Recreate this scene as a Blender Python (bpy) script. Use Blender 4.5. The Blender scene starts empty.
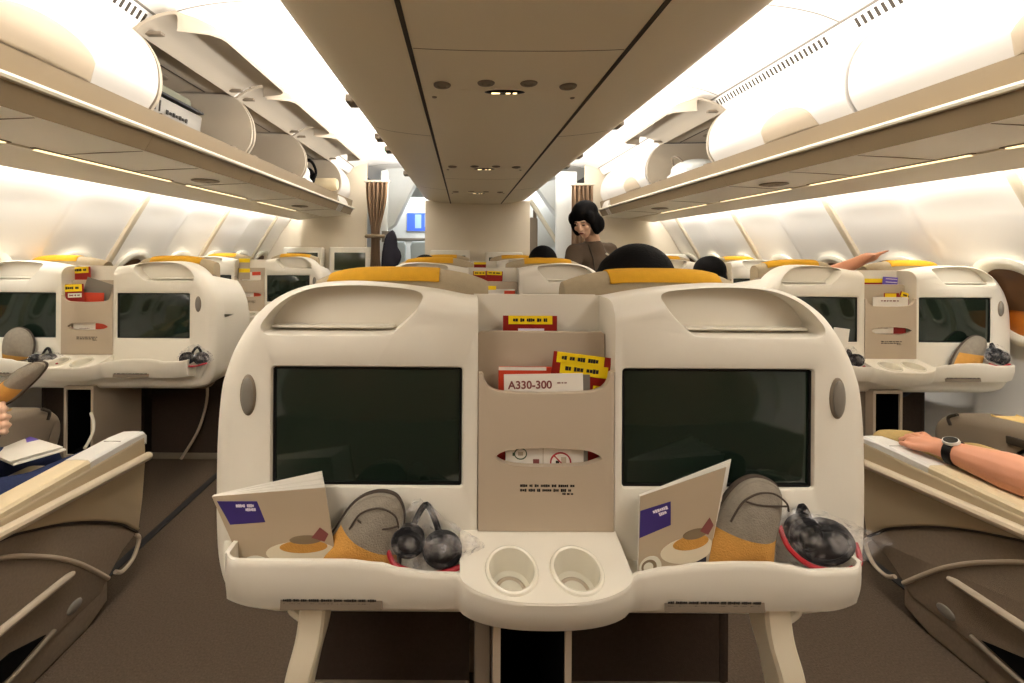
import bpy, bmesh, math, random
from mathutils import Vector, Matrix, Euler
random.seed(7)
PI = math.pi
S = bpy.context.scene
COL = S.collection
# ------------------------------------------------------------------ camera, exposure, light
F, VPX, VPY, ZC, K, CX = 450.0, 463.0, 250.0, 1.25, 450/520, 0.155
cam = bpy.data.objects.new('camera', bpy.data.cameras.new('camera'))
COL.objects.link(cam)
cam.location = (0, 0, ZC)
cam.rotation_euler = (PI/2, -0.006, 0)
cam.data.sensor_width = 36
cam.data.lens = F/1024*36
cam.data.shift_x = (512-VPX)/1024
cam.data.shift_y = -(341.5-VPY)/1024
cam.data.clip_start = 0.02
S.camera = cam
S.view_settings.view_transform = 'Standard'
S.view_settings.look = 'None'
S.view_settings.gamma = 1
S.view_settings.exposure = 0.5
S.view_settings.use_curve_mapping = False
W = bpy.data.worlds.new('world'); S.world = W; W.use_nodes = True
W.node_tree.nodes['Background'].inputs[0].default_value = (1, .93, .84, 1)
W.node_tree.nodes['Background'].inputs[1].default_value = 0.05

def area(name, loc, aim, sx, sy, power, color):
    l = bpy.data.lights.new(name, 'AREA'); l.shape = 'RECTANGLE'
    l.size = sx; l.size_y = sy; l.energy = power; l.color = color
    o = bpy.data.objects.new(name, l); COL.objects.link(o); o.location = loc
    d = (Vector(aim)-Vector(loc)).normalized()
    x = d.cross(Vector((0, 1, 0))).normalized(); y = Vector((0, 1, 0)); z = -d
    x = y.cross(z).normalized()
    o.rotation_euler = Matrix((x, y, z)).transposed().to_euler()
    return o
WASH, WALLW, NEARW = 66, 42, 10
for s in (-1, 1):
    # cove lamps on top of the central stowage edge, washing the ceiling
    area('ceiling_wash_lamp', (CX+s*.70, 1.9, 1.985), (CX+s*.86, 1.9, 2.32), .05, 7.2, WASH, (1, .98, .965))
    # lamps behind the valance, washing the side walls
    area('wall_wash_lamp', (CX+s*2.14, 1.9, 1.70), (CX+s*2.36, 1.9, 1.42), .05, 7.2, WALLW, (1, .97, .93))
    # added fill lamps behind the camera, brightening the near shells and seats
    area('fill_lamp', (CX+s*.98, -.55, 2.2), (CX+s*.90, .0, 1.0), .5, 1.3, NEARW, (1, .93, .83))
area('galley_lamp', (CX, 6.9, 2.2), (CX, 6.9, 0), 2.4, 1.0, 32, (1, .98, .95))

# ------------------------------------------------------------------ helpers
def lin(c):
    return tuple(((v/255)/12.92 if v/255 <= .04045 else ((v/255+.055)/1.055)**2.4) for v in c)

def mat(name, rgb, rough=.5, spec=.5, metal=0, noise=0, nscale=40, bump=0, bscale=200, emit=0, trans=0, alpha=1, emit_rgb=None, coat=0, sheen=0):
    m = bpy.data.materials.new(name); m.use_nodes = True
    nt = m.node_tree; b = nt.nodes['Principled BSDF']
    c = lin(rgb)
    b.inputs['Base Color'].default_value = (*c, 1)
    b.inputs['Roughness'].default_value = rough
    b.inputs['Specular IOR Level'].default_value = spec
    b.inputs['Metallic'].default_value = metal
    b.inputs['Transmission Weight'].default_value = trans
    b.inputs['Alpha'].default_value = alpha
    b.inputs['Coat Weight'].default_value = coat
    b.inputs['Sheen Weight'].default_value = sheen
    if emit:
        b.inputs['Emission Color'].default_value = (*(lin(emit_rgb) if emit_rgb else c), 1)
        b.inputs['Emission Strength'].default_value = emit
    tc = nt.nodes.new('ShaderNodeTexCoord')
    if noise:
        n = nt.nodes.new('ShaderNodeTexNoise'); n.inputs['Scale'].default_value = nscale; n.inputs['Detail'].default_value = 4
        r = nt.nodes.new('ShaderNodeMix'); r.data_type = 'RGBA'
        r.inputs[6].default_value = (*[v*(1-noise) for v in c], 1)
        r.inputs[7].default_value = (*[min(1, v*(1+noise)) for v in c], 1)
        nt.links.new(tc.outputs['Object'], n.inputs['Vector'])
        nt.links.new(n.outputs['Fac'], r.inputs[0]); nt.links.new(r.outputs[2], b.inputs['Base Color'])
    if bump:
        n2 = nt.nodes.new('ShaderNodeTexNoise'); n2.inputs['Scale'].default_value = bscale; n2.inputs['Detail'].default_value = 3
        bp = nt.nodes.new('ShaderNodeBump'); bp.inputs['Strength'].default_value = bump; bp.inputs['Distance'].default_value = .004
        nt.links.new(tc.outputs['Object'], n2.inputs['Vector'])
        nt.links.new(n2.outputs['Fac'], bp.inputs['Height']); nt.links.new(bp.outputs['Normal'], b.inputs['Normal'])
    return m

M = dict(
    shell=mat('cream_plastic', (229, 222, 206), .38, .5, noise=.02, nscale=3, bump=.02, bscale=600),
    rim=mat('cream_gloss', (232, 226, 208), .25),
    pocket=mat('taupe_plastic', (186, 170, 148), .5, .4, noise=.03, nscale=6, bump=.03, bscale=500),
    taupe=mat('dark_taupe_plastic', (128, 115, 98), .55, .35, noise=.06, nscale=8, bump=.05, bscale=400),
    fabric=mat('taupe_fabric', (138, 122, 104), .95, .15, noise=.18, nscale=120, bump=.5, bscale=500),
    dark=mat('dark_fabric', (66, 55, 47), .95, .1, noise=.2, nscale=100, bump=.4, bscale=400),
    black=mat('black_plastic', (14, 13, 12), .5, .3, noise=.1),
    void=mat('black_void', (8, 7, 7), .9, .1, noise=.1),  # near-black stands in for the darkness inside openings
    screen=mat('green_reflection_glass', (26, 38, 30), .09, .55, noise=.15, nscale=5),  # green base colour stands in for dim cabin reflections
    screenlit=mat('dim_green_screen', (60, 66, 50), .12, .5, noise=.2, nscale=4),
    grey=mat('grey_plastic', (128, 122, 112), .4, noise=.04),
    silver=mat('silver_trim', (222, 218, 210), .35, .6, noise=.04, nscale=20),
    yellow=mat('ochre_fabric', (212, 158, 44), .9, .2, noise=.1, nscale=60, bump=.3, bscale=500),
    pale=mat('pale_yellow_leather', (226, 194, 128), .6, .3, noise=.06, nscale=30),
    seat=mat('greige_fabric', (176, 160, 132), .9, .2, noise=.08, nscale=90, bump=.3, bscale=500),
    pad=mat('cream_leather', (214, 196, 160), .5, .35, noise=.05, nscale=20, bump=.08, bscale=200),
    carpet=mat('brown_carpet', (92, 79, 66), 1, .05, noise=.45, nscale=160, bump=1, bscale=260),
    track=mat('black_rubber', (20, 18, 17), .6, noise=.1),
    ceil=mat('ceiling_white', (238, 234, 228), .6, noise=.01, nscale=3),
    stow=mat('stowage_cream', (228, 216, 190), .45, .35, noise=.02, nscale=4),
    seam=mat('seam_dark', (52, 42, 30), .7, noise=.1),
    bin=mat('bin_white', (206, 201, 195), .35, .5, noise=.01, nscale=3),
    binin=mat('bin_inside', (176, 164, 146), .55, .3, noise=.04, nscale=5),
    fascia=mat('fascia_taupe', (134, 117, 92), .5, .3, noise=.03, nscale=5),
    serv=mat('service_cream', (244, 238, 222), .45, .4, noise=.02, nscale=5),
    wall=mat('wall_cream', (234, 229, 219), .55, .3, noise=.015, nscale=4),
    bulk=mat('bulkhead_cream', (218, 206, 184), .6, .3, noise=.03, nscale=8),
    rib=mat('rib_beige', (196, 182, 156), .5, .3, noise=.02),
    curtain=mat('mauve_curtain', (142, 116, 92), .95, .15, noise=.08, nscale=50, bump=.2),
    strip=mat('warm_strip', (255, 236, 190), .5, emit=1.1, emit_rgb=(255, 230, 180)),
    bulb=mat('reading_bulb', (255, 240, 200), .5, emit=2.0, emit_rgb=(255, 225, 165)),
    white=mat('white_paper', (236, 230, 218), .7, .2, noise=.02),
    cover=mat('brochure_cover', (186, 168, 142), .35, .4, noise=.04, nscale=14),
    purple=mat('purple_print', (66, 52, 122), .4, .4, noise=.06),
    purplebox=mat('violet_card', (104, 84, 184), .5, .4, noise=.05),
    red=mat('dark_red_card', (150, 28, 20), .45, .4, noise=.08),
    orange=mat('orange_red_card', (214, 72, 44), .45, .4, noise=.06),
    ylab=mat('yellow_sticker', (250, 214, 20), .45, .4, noise=.03),
    ink=mat('black_ink', (34, 28, 22), .7, noise=.1),
    inkred=mat('maroon_ink', (132, 72, 68), .7, noise=.1),
    inkwhite=mat('white_ink', (236, 228, 240), .7, noise=.02),
    green=mat('green_ink', (70, 92, 66), .7, noise=.05),
    felt=mat('grey_felt', (142, 133, 119), .98, .1, noise=.2, nscale=70, bump=.5, bscale=350),
    feltd=mat('dark_felt', (82, 72, 64), .98, .1, noise=.2, nscale=70, bump=.5, bscale=350),
    ochre=mat('ochre_felt', (206, 152, 78), .98, .1, noise=.12, nscale=70, bump=.5, bscale=350),
    foam=mat('black_foam', (20, 18, 20), .8, .2, noise=.2, bump=.4, bscale=300),
    redcord=mat('red_plastic', (176, 34, 44), .35, .5, noise=.1),
    skin=mat('skin_tone', (214, 150, 118), .5, .4, noise=.05, nscale=30, bump=.08, bscale=250),
    skinl=mat('light_skin', (240, 198, 168), .5, .4, noise=.04, nscale=30),
    hair=mat('black_hair', (13, 11, 11), .75, .12, noise=.3, nscale=40, bump=.4, bscale=160),
    uniform=mat('brown_uniform', (88, 74, 60), .85, .2, noise=.1, nscale=80, bump=.2),
    jeans=mat('navy_denim', (48, 58, 92), .95, .15, noise=.25, nscale=120, bump=.5, bscale=400),
    shirt=mat('navy_shirt', (52, 50, 58), .95, .15, noise=.1, bump=.2),
    olive=mat('olive_blanket', (176, 150, 98), .98, .15, noise=.15, nscale=60, bump=.6, bscale=120),
    shade=mat('brown_shade', (92, 58, 22), .5, .4, noise=.15, nscale=20),
    pane_reflect=mat('orange_reflection_pane', (196, 112, 30), .35, .5, noise=.3, nscale=16),  # orange reflection in the dark window, put into the pane colour
    blue=mat('blue_display', (60, 96, 200), .4, emit=.55, emit_rgb=(60, 96, 210)),
    blued=mat('pale_blue_display', (150, 180, 240), .4, emit=.5, emit_rgb=(130, 165, 235)),
    signg=mat('green_sign', (170, 226, 205), .5, emit=.6, emit_rgb=(170, 230, 205)),
    lightbox=mat('pale_steel', (178, 190, 192), .4, .5, noise=.05),
    olivebox=mat('olive_case', (112, 112, 96), .6, .3, noise=.08),
    watch=mat('watch_face', (40, 40, 42), .15, .7, metal=.2, noise=.05),
    cold=mat('cool_white_panel', (222, 226, 224), .5, noise=.02),
)
def plastic():
    m = bpy.data.materials.new('clear_film'); m.use_nodes = True
    nt = m.node_tree; nt.nodes.clear()
    o = nt.nodes.new('ShaderNodeOutputMaterial'); mx = nt.nodes.new('ShaderNodeMixShader')
    t = nt.nodes.new('ShaderNodeBsdfTransparent'); g = nt.nodes.new('ShaderNodeBsdfPrincipled')
    g.inputs['Base Color'].default_value = (.75, .72, .72, 1); g.inputs['Roughness'].default_value = .16
    g.inputs['Specular IOR Level'].default_value = 1
    n = nt.nodes.new('ShaderNodeTexNoise'); n.inputs['Scale'].default_value = 38; n.inputs['Detail'].default_value = 3
    rp = nt.nodes.new('ShaderNodeMapRange'); rp.inputs[1].default_value = .46; rp.inputs[2].default_value = .74
    rp.inputs[3].default_value = .03; rp.inputs[4].default_value = .42
    tc = nt.nodes.new('ShaderNodeTexCoord')
    nt.links.new(tc.outputs['Object'], n.inputs['Vector']); nt.links.new(n.outputs['Fac'], rp.inputs[0])
    nt.links.new(rp.outputs[0], mx.inputs[0]); nt.links.new(t.outputs[0], mx.inputs[1]); nt.links.new(g.outputs[0], mx.inputs[2])
    nt.links.new(mx.outputs[0], o.inputs[0])
    return m
M['film'] = plastic()

def P(px, py, Y):
    """pixel at depth (in the old 520-pixel focal scale) -> world point"""
    px, py = px+.006*(py-VPY), py-.006*(px-VPX)       # the camera's slight roll
    return Vector(((px-VPX)/520*Y, Y*K, ZC-(py-VPY)/520*Y))

def spline(pts, n=8, closed=False):
    P_ = [Vector(p) for p in pts]; out = []; L = len(P_)
    for i in range(L if closed else L-1):
        if closed: a, b, c, d = P_[i-1], P_[i], P_[(i+1) % L], P_[(i+2) % L]
        else: a, b, c, d = P_[max(i-1, 0)], P_[i], P_[i+1], P_[min(i+2, L-1)]
        for k in range(n):
            t = k/n
            out.append(.5*((2*b)+(c-a)*t+(2*a-5*b+4*c-d)*t*t+(3*b-a-3*c+d)*t**3))
    if not closed: out.append(P_[-1])
    return out

def rrect(x0, x1, z0, z1, r, n=5):
    o = []
    for cx, cz, a0 in ((x1-r, z0+r, -PI/2), (x1-r, z1-r, 0), (x0+r, z1-r, PI/2), (x0+r, z0+r, PI)):
        for k in range(n+1):
            a = a0+PI/2*k/n; o.append((cx+r*math.cos(a), cz+r*math.sin(a)))
    return o

def inset(poly, d):
    n = len(poly); area_ = sum(poly[i][0]*poly[(i+1) % n][1]-poly[(i+1) % n][0]*poly[i][1] for i in range(n))
    sg = 1 if area_ > 0 else -1; out = []
    for i in range(n):
        p, q, r = poly[i-1], poly[i], poly[(i+1) % n]
        e1 = Vector((q[0]-p[0], q[1]-p[1])); e2 = Vector((r[0]-q[0], r[1]-q[1]))
        if e1.length < 1e-9: e1 = e2
        if e2.length < 1e-9: e2 = e1
        e1.normalize(); e2.normalize()
        n1 = Vector((-e1.y, e1.x))*sg; n2 = Vector((-e2.y, e2.x))*sg
        m = (n1+n2)
        if m.length < 1e-6: m = n1
        m.normalize(); k = min(1/max(m.dot(n1), .35), 2.2)
        out.append((q[0]+m.x*d*k, q[1]+m.y*d*k))
    return out

class MB:
    def __init__(s): s.bm = bmesh.new()
    def box(s, c, size, rot=None, bevel=0, seg=2):
        b = bmesh.new(); bmesh.ops.create_cube(b, size=1)
        for v in b.verts: v.co = Vector((v.co.x*size[0], v.co.y*size[1], v.co.z*size[2]))
        if bevel: bmesh.ops.bevel(b, geom=b.edges[:], offset=bevel, segments=seg, profile=.5, affect='EDGES')
        mt = Matrix.Translation(Vector(c)) @ (Euler(rot).to_matrix().to_4x4() if rot is not None else Matrix())
        s.add(b, mt); return s
    def add(s, b, mt=Matrix()):
        vm = {}
        for v in b.verts: vm[v] = s.bm.verts.new(mt @ v.co)
        for f in b.faces:
            try: s.bm.faces.new([vm[v] for v in f.verts])
            except ValueError: pass
        b.free()
    def addmesh(s, me, mt=Matrix()):
        vs = [s.bm.verts.new(mt @ v.co) for v in me.vertices]
        for p in me.polygons:
            try: s.bm.faces.new([vs[i] for i in p.vertices])
            except ValueError: pass
    def loft(s, loops, closed=True, cap=True, wrap=False):
        L = [[s.bm.verts.new(Vector(p)) for p in lp] for lp in loops]; n = len(L[0])
        rng = range(len(L)) if wrap else range(len(L)-1)
        for i in rng:
            a, b = L[i], L[(i+1) % len(L)]
            for j in range(n if closed else n-1):
                k = (j+1) % n
                s.bm.faces.new((a[j], a[k], b[k], b[j]))
        if cap and closed and not wrap:
            s.bm.faces.new(L[0][::-1]); s.bm.faces.new(L[-1])
        return s
    def prism(s, poly, y0, y1, rf=0, rb=0, seg=5, fn=None):
        """poly in (x,z) extruded in y; rounded front (y0) and back (y1); fn maps (u,depth,v)->point"""
        fn = fn or (lambda u, y, v: (u, y, v)); loops = []
        if rf:
            for k in range(seg):
                t = PI/2*k/seg; loops.append((rf*(1-math.sin(t)), y0+rf*(1-math.cos(t))))
        loops.append((0, y0+rf))
        loops.append((0, y1-rb))
        if rb:
            for k in range(seg-1, -1, -1):
                t = PI/2*k/seg; loops.append((rb*(1-math.sin(t)), y1-rb*(1-math.cos(t))))
        s.loft([[fn(p[0], y, p[1]) for p in (inset(poly, i) if i else poly)] for i, y in loops]); return s
    def tube(s, pts, r, n=10, closed=False, flat=None):
        pts = [Vector(p) for p in pts]; N = len(pts); R = r if isinstance(r, (list, tuple)) else [r]*N
        loops = []; prev = None
        for i, p in enumerate(pts):
            if closed: t = pts[(i+1) % N]-pts[i-1]
            else: t = pts[min(i+1, N-1)]-pts[max(i-1, 0)]
            t.normalize()
            if prev is None:
                up = Vector((0, 0, 1)) if abs(t.z) < .9 else Vector((1, 0, 0)); a = t.cross(up).normalized()
            else: a = (prev-t*prev.dot(t)).normalized()
            prev = a; b = t.cross(a); fa = flat or 1
            loops.append([p+a*math.cos(2*PI*k/n)*R[i]+b*math.sin(2*PI*k/n)*R[i]*fa for k in range(n)])
        s.loft(loops, cap=not closed, wrap=closed); return s
    def lathe(s, prof, c, axis=(0, 0, 1), n=28, cap=True):
        ax = Vector(axis).normalized(); u = ax.orthogonal().normalized(); v = ax.cross(u); c = Vector(c)
        s.loft([[c+ax*h+(u*math.cos(2*PI*k/n)+v*math.sin(2*PI*k/n))*r for k in range(n)] for r, h in prof], cap=cap); return s
    def ell(s, c, r, rot=None, seg=20, rings=12):
        b = bmesh.new(); bmesh.ops.create_uvsphere(b, u_segments=seg, v_segments=rings, radius=1)
        R = rot.to_4x4() if isinstance(rot, Matrix) else (Euler(rot).to_matrix().to_4x4() if rot is not None else Matrix())
        s.add(b, Matrix.Translation(Vector(c)) @ R @ Matrix.Diagonal((*r, 1))); return s
    def cap(s, p0, r0, p1, r1, n=14):
        p0, p1 = Vector(p0), Vector(p1); d = (p1-p0).normalized(); pr = []
        L = (p1-p0).length
        for k in range(6): t = PI/2*k/6; pr.append((max(r0*math.sin(t), .0004), -r0*math.cos(t)))
        pr.append((r0, 0)); pr.append((r1, L))
        for k in range(5, -1, -1): t = PI/2*k/6; pr.append((max(r1*math.sin(t), .0004), L+r1*math.cos(t)))
        s.lathe(pr, p0, d, n); return s
    def grid(s, rows):
        L = [[s.bm.verts.new(Vector(p)) for p in r] for r in rows]
        for i in range(len(L)-1):
            for j in range(len(L[0])-1): s.bm.faces.new((L[i][j], L[i][j+1], L[i+1][j+1], L[i+1][j]))
        return s
    def mesh(s, name, normals=True):
        if normals: bmesh.ops.recalc_face_normals(s.bm, faces=s.bm.faces[:])
        me = bpy.data.meshes.new(name); s.bm.to_mesh(me); s.bm.free(); return me
    def build(s, name, m, parent=None, angle=35, solid=0, label=None, normals=True):
        me = s.mesh(name, normals)
        me.materials.append(M[m] if isinstance(m, str) else m)
        for p in me.polygons: p.use_smooth = True
        me.set_sharp_from_angle(angle=math.radians(angle))
        o = bpy.data.objects.new(name, me); COL.objects.link(o)
        if parent is not None: o.parent = parent
        if solid:
            md = o.modifiers.new('solid', 'SOLIDIFY'); md.thickness = solid; md.offset = 0
        if label: o['label'] = label
        return o

def evalmesh(o):
    bpy.context.view_layer.update()
    dg = bpy.context.evaluated_depsgraph_get()
    me = bpy.data.meshes.new_from_object(o.evaluated_get(dg), depsgraph=dg)
    return me
def apply(o, angle=35):
    old = o.data; me = evalmesh(o); o.modifiers.clear(); o.data = me; bpy.data.meshes.remove(old)
    for p in me.polygons: p.use_smooth = True
    me.set_sharp_from_angle(angle=math.radians(angle)); return o
def cut(o, cutters, angle=35):
    def vol(me):
        bm = bmesh.new(); bm.from_mesh(me); v = bm.calc_volume(); bm.free(); return v
    for c in cutters:
        t = c.build('cutter', 'shell'); keep = o.data.copy(); v0 = vol(keep); vc = vol(t.data)
        for sv, self_ in (('EXACT', False), ('EXACT', True), ('FAST', False)):
            md = o.modifiers.new('cut', 'BOOLEAN'); md.operation = 'DIFFERENCE'; md.object = t; md.solver = sv; md.use_self = self_
            apply(o, angle); v1 = vol(o.data)
            if v0-vc*1.05 < v1 < v0-1e-7 and len(o.data.vertices) > 20: break
            print('boolean retry', o.name, sv, self_, v0, v1, vc); o.data = keep.copy()
        bpy.data.objects.remove(t)
    return o
def blob(mb, name, m, parent=None, voxel=.008, smooth=4, label=None):
    o = mb.build(name, m, parent, label=label)
    md = o.modifiers.new('r', 'REMESH'); md.mode = 'VOXEL'; md.voxel_size = voxel
    if smooth:
        sm = o.modifiers.new('s', 'SMOOTH'); sm.iterations = smooth; sm.factor = .5
    apply(o, 70)
    return o

def tag(o, label, cat, group=None, kind=None):
    o['label'] = label; o['category'] = cat
    if group: o['group'] = group
    if kind: o['kind'] = kind
    return o
def thing(name, label, cat, loc=(0, 0, 0), rz=0, group=None):
    o = bpy.data.objects.new(name, None); COL.objects.link(o); o.location = loc; o.rotation_euler = (0, 0, rz)
    o.empty_display_size = .05
    return tag(o, label, cat, group)
def struct(o, label, cat): return tag(o, label, cat, kind='structure')
def copy_tree(o, parent=None):
    c = o.copy(); COL.objects.link(c)
    if parent is not None: c.parent = parent
    for ch in list(o.children): copy_tree(ch, c)
    return c
def dup(root, loc, label, rz=None, group=None, skip=()):
    c = root.copy(); COL.objects.link(c); c.location = loc
    if rz is not None: c.rotation_euler = (0, 0, rz)
    c['label'] = label
    if group: c['group'] = group
    for ch in list(root.children):
        if ch.name.split('.')[0] not in skip: copy_tree(ch, c)
    return c
def text(mb, s, size, mt, extrude=.0003, align='LEFT'):
    cu = bpy.data.curves.new('t', 'FONT'); cu.body = s; cu.size = size; cu.offset = size*.022; cu.extrude = extrude; cu.align_x = align
    o = bpy.data.objects.new('t', cu); COL.objects.link(o)
    me = evalmesh(o); mb.addmesh(me, mt)
    bpy.data.objects.remove(o); bpy.data.curves.remove(cu); bpy.data.meshes.remove(me)
def frame(o, x, z):
    """matrix with local x along x, local y along z (up), at o"""
    x = Vector(x).normalized(); z = Vector(z); z = (z-x*z.dot(x)).normalized(); n = x.cross(z)
    m = Matrix((x, z, n)).transposed().to_4x4(); m.translation = Vector(o); return m
def dashes(mb, mt, w, h, rows=1, gap=1.8, words=(2, 5)):
    """rows of tiny marks standing for print too small to read"""
    for r in range(rows):
        x = 0; y = -r*h*gap
        lim = w*(1 if r == 0 else random.uniform(.7, 1))
        while x < lim:
            for k in range(random.randint(*words)):
                ww = h*random.uniform(.45, .8)
                if x+ww > lim: break
                b = bmesh.new(); bmesh.ops.create_cube(b, size=1)
                hh = h*random.uniform(.65, 1)
                mb.add(b, mt @ Matrix.Translation((x+ww/2, y, 0)) @ Matrix.Diagonal((ww*.85, hh, .0004, 1)))
                x += ww
            x += h*.6
# ------------------------------------------------------------------ the setting
Y0, Y1 = -1.7, 5.54            # cabin section: behind the camera .. front bulkhead
def X(s, a): return CX+s*a
def extr(poly, s, y0, y1, ny=1):
    """closed (a,z) profile extruded along the aisle on side s"""
    mb = MB(); mb.loft([[(X(s, a), y0+(y1-y0)*i/ny, z) for a, z in poly] for i in range(ny+1)]); return mb
o = MB().box((CX, 3.3, -.05), (5.6, 11, .1)).build('floor', 'carpet'); struct(o, 'dark brown speckled cabin carpet', 'floor')
for s, yA, yB in ((-1, .4, 5.5), (1, .4, 5.5)):
    o = MB().box((X(s, 1.503), (yA+yB)/2, .003), (.034, yB-yA, .006), bevel=.002).build('trim_1' if s < 0 else 'trim_2', 'track')
    struct(o, 'black seat track strip in the carpet along the %s rows' % ('left' if s < 0 else 'right'), 'floor track')
WP = [(2.18, 1.80), (2.27, 1.62), (2.37, 1.45), (2.49, 1.25), (2.60, 1.05), (2.68, .8), (2.71, .5), (2.67, .2), (2.60, -.02)]
WS = spline(WP, 5)
def walla(z):
    for p, q in zip(WS, WS[1:]):
        if p[1] >= z >= q[1]:
            t = (p[1]-z)/max(p[1]-q[1], 1e-6); return p[0]+(q[0]-p[0])*t
    return WS[-1][0]
JO, JP = 3.03, 1.038           # wall panel joints
def scal(y, z):
    q = ((y-JO)/JP*2) % 1.0
    f = min(1, max(0, (1.66-z)/.18))
    return .044*f*(abs(math.sin(PI*q))**.55)
for s, nm in ((-1, 'left'), (1, 'right')):
    rows = []
    ny = 360
    for i in range(ny+1):
        y = Y0+(Y1-Y0)*i/ny
        rows.append([(X(s, p[0]+scal(y, p[1])), y, p[1]) for p in WS])
    o = MB().grid(rows).build('wall_'+nm, 'wall', angle=80, solid=.012); struct(o, 'cream scalloped cabin side wall on the %s' % nm, 'wall')
    n = 0
    for k in range(-4, 3):
        y = JO+k*JP
        if y < Y0+.1: continue
        pts = [(p[0]-.004, p[1]) for p in WS if p[1] > .3]
        r = MB(); r.loft([[(X(s, a-.010), y-.022, z), (X(s, a-.018), y-.010, z), (X(s, a-.018), y+.010, z), (X(s, a-.010), y+.022, z), (X(s, a+.02), y+.024, z), (X(s, a+.02), y-.024, z)] for a, z in pts])
        r.build('joint_strip', 'rib', o)
    # windows, one to a scallop
    for k in range(-5, 5):
        y = JO+JP*.25+k*JP*.5; z0 = 1.0
        if y < .5: continue
        n += 1
        def fn(u, d, v, y=y, s=s): return (X(s, walla(z0+v)+.022-d), y+u, z0+v)
        ro = rrect(-.158, .158, -.225, .225, .14, 8); rm = inset(ro, .02); ri = rrect(-.112, .112, -.17, .17, .10, 8)
        w = MB(); w.loft([[fn(p[0], d, p[1]) for p in q] for q, d in ((ro, -.02), (ro, .022), (rm, .030), (inset(rm, .012), .030), (ri, .020), (ri, -.02))], cap=False)
        wo = w.build('window_%d' % (n if s < 0 else n+20), 'rim', angle=50)
        struct(wo, 'oval cabin window with white frame and brown shade, number %d from the near end of the %s wall' % (n, nm), 'window')
        ri = inset(ri, -.004)
        def strip_(zlo, zhi, d, name, m):
            pl = [p for p in ri]
            pl = [(p[0], min(max(p[1], zlo), zhi)) for p in pl]
            MB().prism(pl, d-.006, d, fn=fn).build(name, m, wo)
        if abs(y-2.25) < .3: strip_(-.18, -.03, .008, 'pane', 'pane_reflect'); strip_(-.04, .18, .014, 'shade', 'shade')
        else: strip_(-.18, .18, .012, 'shade', 'shade')
# ceiling panels lit by the cove lamps
CPF = [(1.50, 2.262), (1.38, 2.305), (1.2, 2.335), (.95, 2.345), (.75, 2.33), (.52, 2.29)]
VY = [(k*.943+.095) for k in range(-1, 7)]    # module lines
for s in (-1, 1):
    cp = spline(CPF, 5); up = [(p[0], p[1]+.03) for p in cp[::-1]]
    o = extr([(p[0], p[1]) for p in cp]+up, s, Y0, 8.3).build('ceiling', 'ceil', angle=50)
    struct(o, 'white lit ceiling panels over the %s aisle' % ('left' if s < 0 else 'right'), 'ceiling')
    sm = MB()
    for y in VY: sm.loft([[(X(s, p[0]), yy, p[1]-.0012) for p in cp]+[(X(s, p[0]), yy, p[1]+.001) for p in cp[::-1]] for yy in (y-.003, y+.003)])
    sm.loft([[(X(s, 1.497+da), yy, 2.2605+dz) for da, dz in ((-.004, 0), (.004, -.004), (.004, .004), (-.004, .006))] for yy in (Y0, 5.5)])
    sm.build('seam', 'grey', o)
    # air outlet strip between bins and ceiling
    vs = [(1.565, 2.178), (1.54, 2.195), (1.50, 2.262), (1.52, 2.29), (1.60, 2.20)]
    v = extr(vs, s, Y0, 5.5).build('trim_%d' % (3 if s < 0 else 4), 'ceil'); struct(v, 'white strip between bins and ceiling on the %s' % ('left' if s < 0 else 'right'), 'trim')
    for ya, yb, lb in ((.20, .95, 'near'), (1.08, 1.93, 'middle'), (2.07, 2.98, 'far')):
        if s < 0 and lb == 'far': continue
        t = thing('air_vent', 'slotted ceiling air vent %s' % {('near', 1): 'above the nearest closed right-hand bin', ('middle', 1): 'at the top edge of frame over the right closed bin', ('far', 1): 'beside the open right-hand bin door, longest row of slots', ('near', -1): 'above the nearest closed left-hand bin', ('middle', -1): 'at the upper left corner over the closed left bin'}[(lb, s)], 'air vent', (X(s, 1.52), (ya+yb)/2, 2.229), 0, 'ceiling air vents')
        d = Vector((s*-.04, 0, .067)).normalized(); nrm = Vector((-s*.067, 0, -.04)).normalized()
        yh = (yb-ya)/2
        f = MB(); f.box((0, 0, 0), (.002, yh*2, .052), rot=(0, math.atan2(d.x, d.z), 0)).build('grille', 'ceil', t)
        sl = MB(); n = int((yb-ya)/.03)
        for i in range(n):
            sl.box(nrm*.0012+Vector((0, -yh+(i+.5)*2*yh/n, 0)), (.002, .013, .042), rot=(0, math.atan2(d.x, d.z), 0))
        sl.build('slots', 'seam', t)
# central stowage hanging under the ceiling
ST = spline([(.56, 2.3), (.625, 2.02), (.643, 1.93), (.625, 1.885), (.56, 1.856), (.45, 1.838), (.31, 1.824), (.15, 1.818), (0, 1.817)], 4)
poly = [(p[0], p[1]) for p in ST]+[(-p[0], p[1]) for p in ST[::-1][1:]]
o = extr(poly, 1, Y0, Y1).build('ceiling', 'stow', angle=60); struct(o, 'cream underside of the central stowage running down the cabin', 'ceiling')
sm = MB()
for a in (-.31, .31): sm.box((CX+a, (Y0+Y1)/2, 1.8235), (.013, Y1-Y0, .005))
sm.build('panel_gap', 'seam', o)
sm = MB()
def stz(a):
    for p, q in zip(ST, ST[1:]):
        if p[0] >= abs(a) >= q[0] and p[1] < 1.9: return p[1]+(q[1]-p[1])*(p[0]-abs(a))/max(p[0]-q[0], 1e-6)
    return 1.89
for y, a0, a1 in ((1.28, -.3, .3), (3.6, -.3, .3), (2.27, .32, .62), (2.27, -.62, -.32), (4.3, .32, .62), (4.3, -.62, -.32)):
    q = [(a0+(a1-a0)*i/12) for i in range(13)]
    sm.loft([[(CX+a, yy, stz(a)-.0008) for a in q]+[(CX+a, yy, stz(a)+.002) for a in q[::-1]] for yy in (y-.0015, y+.0015)])
sm.build('panel_seam', 'fascia', o)
br = MB()
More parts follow.
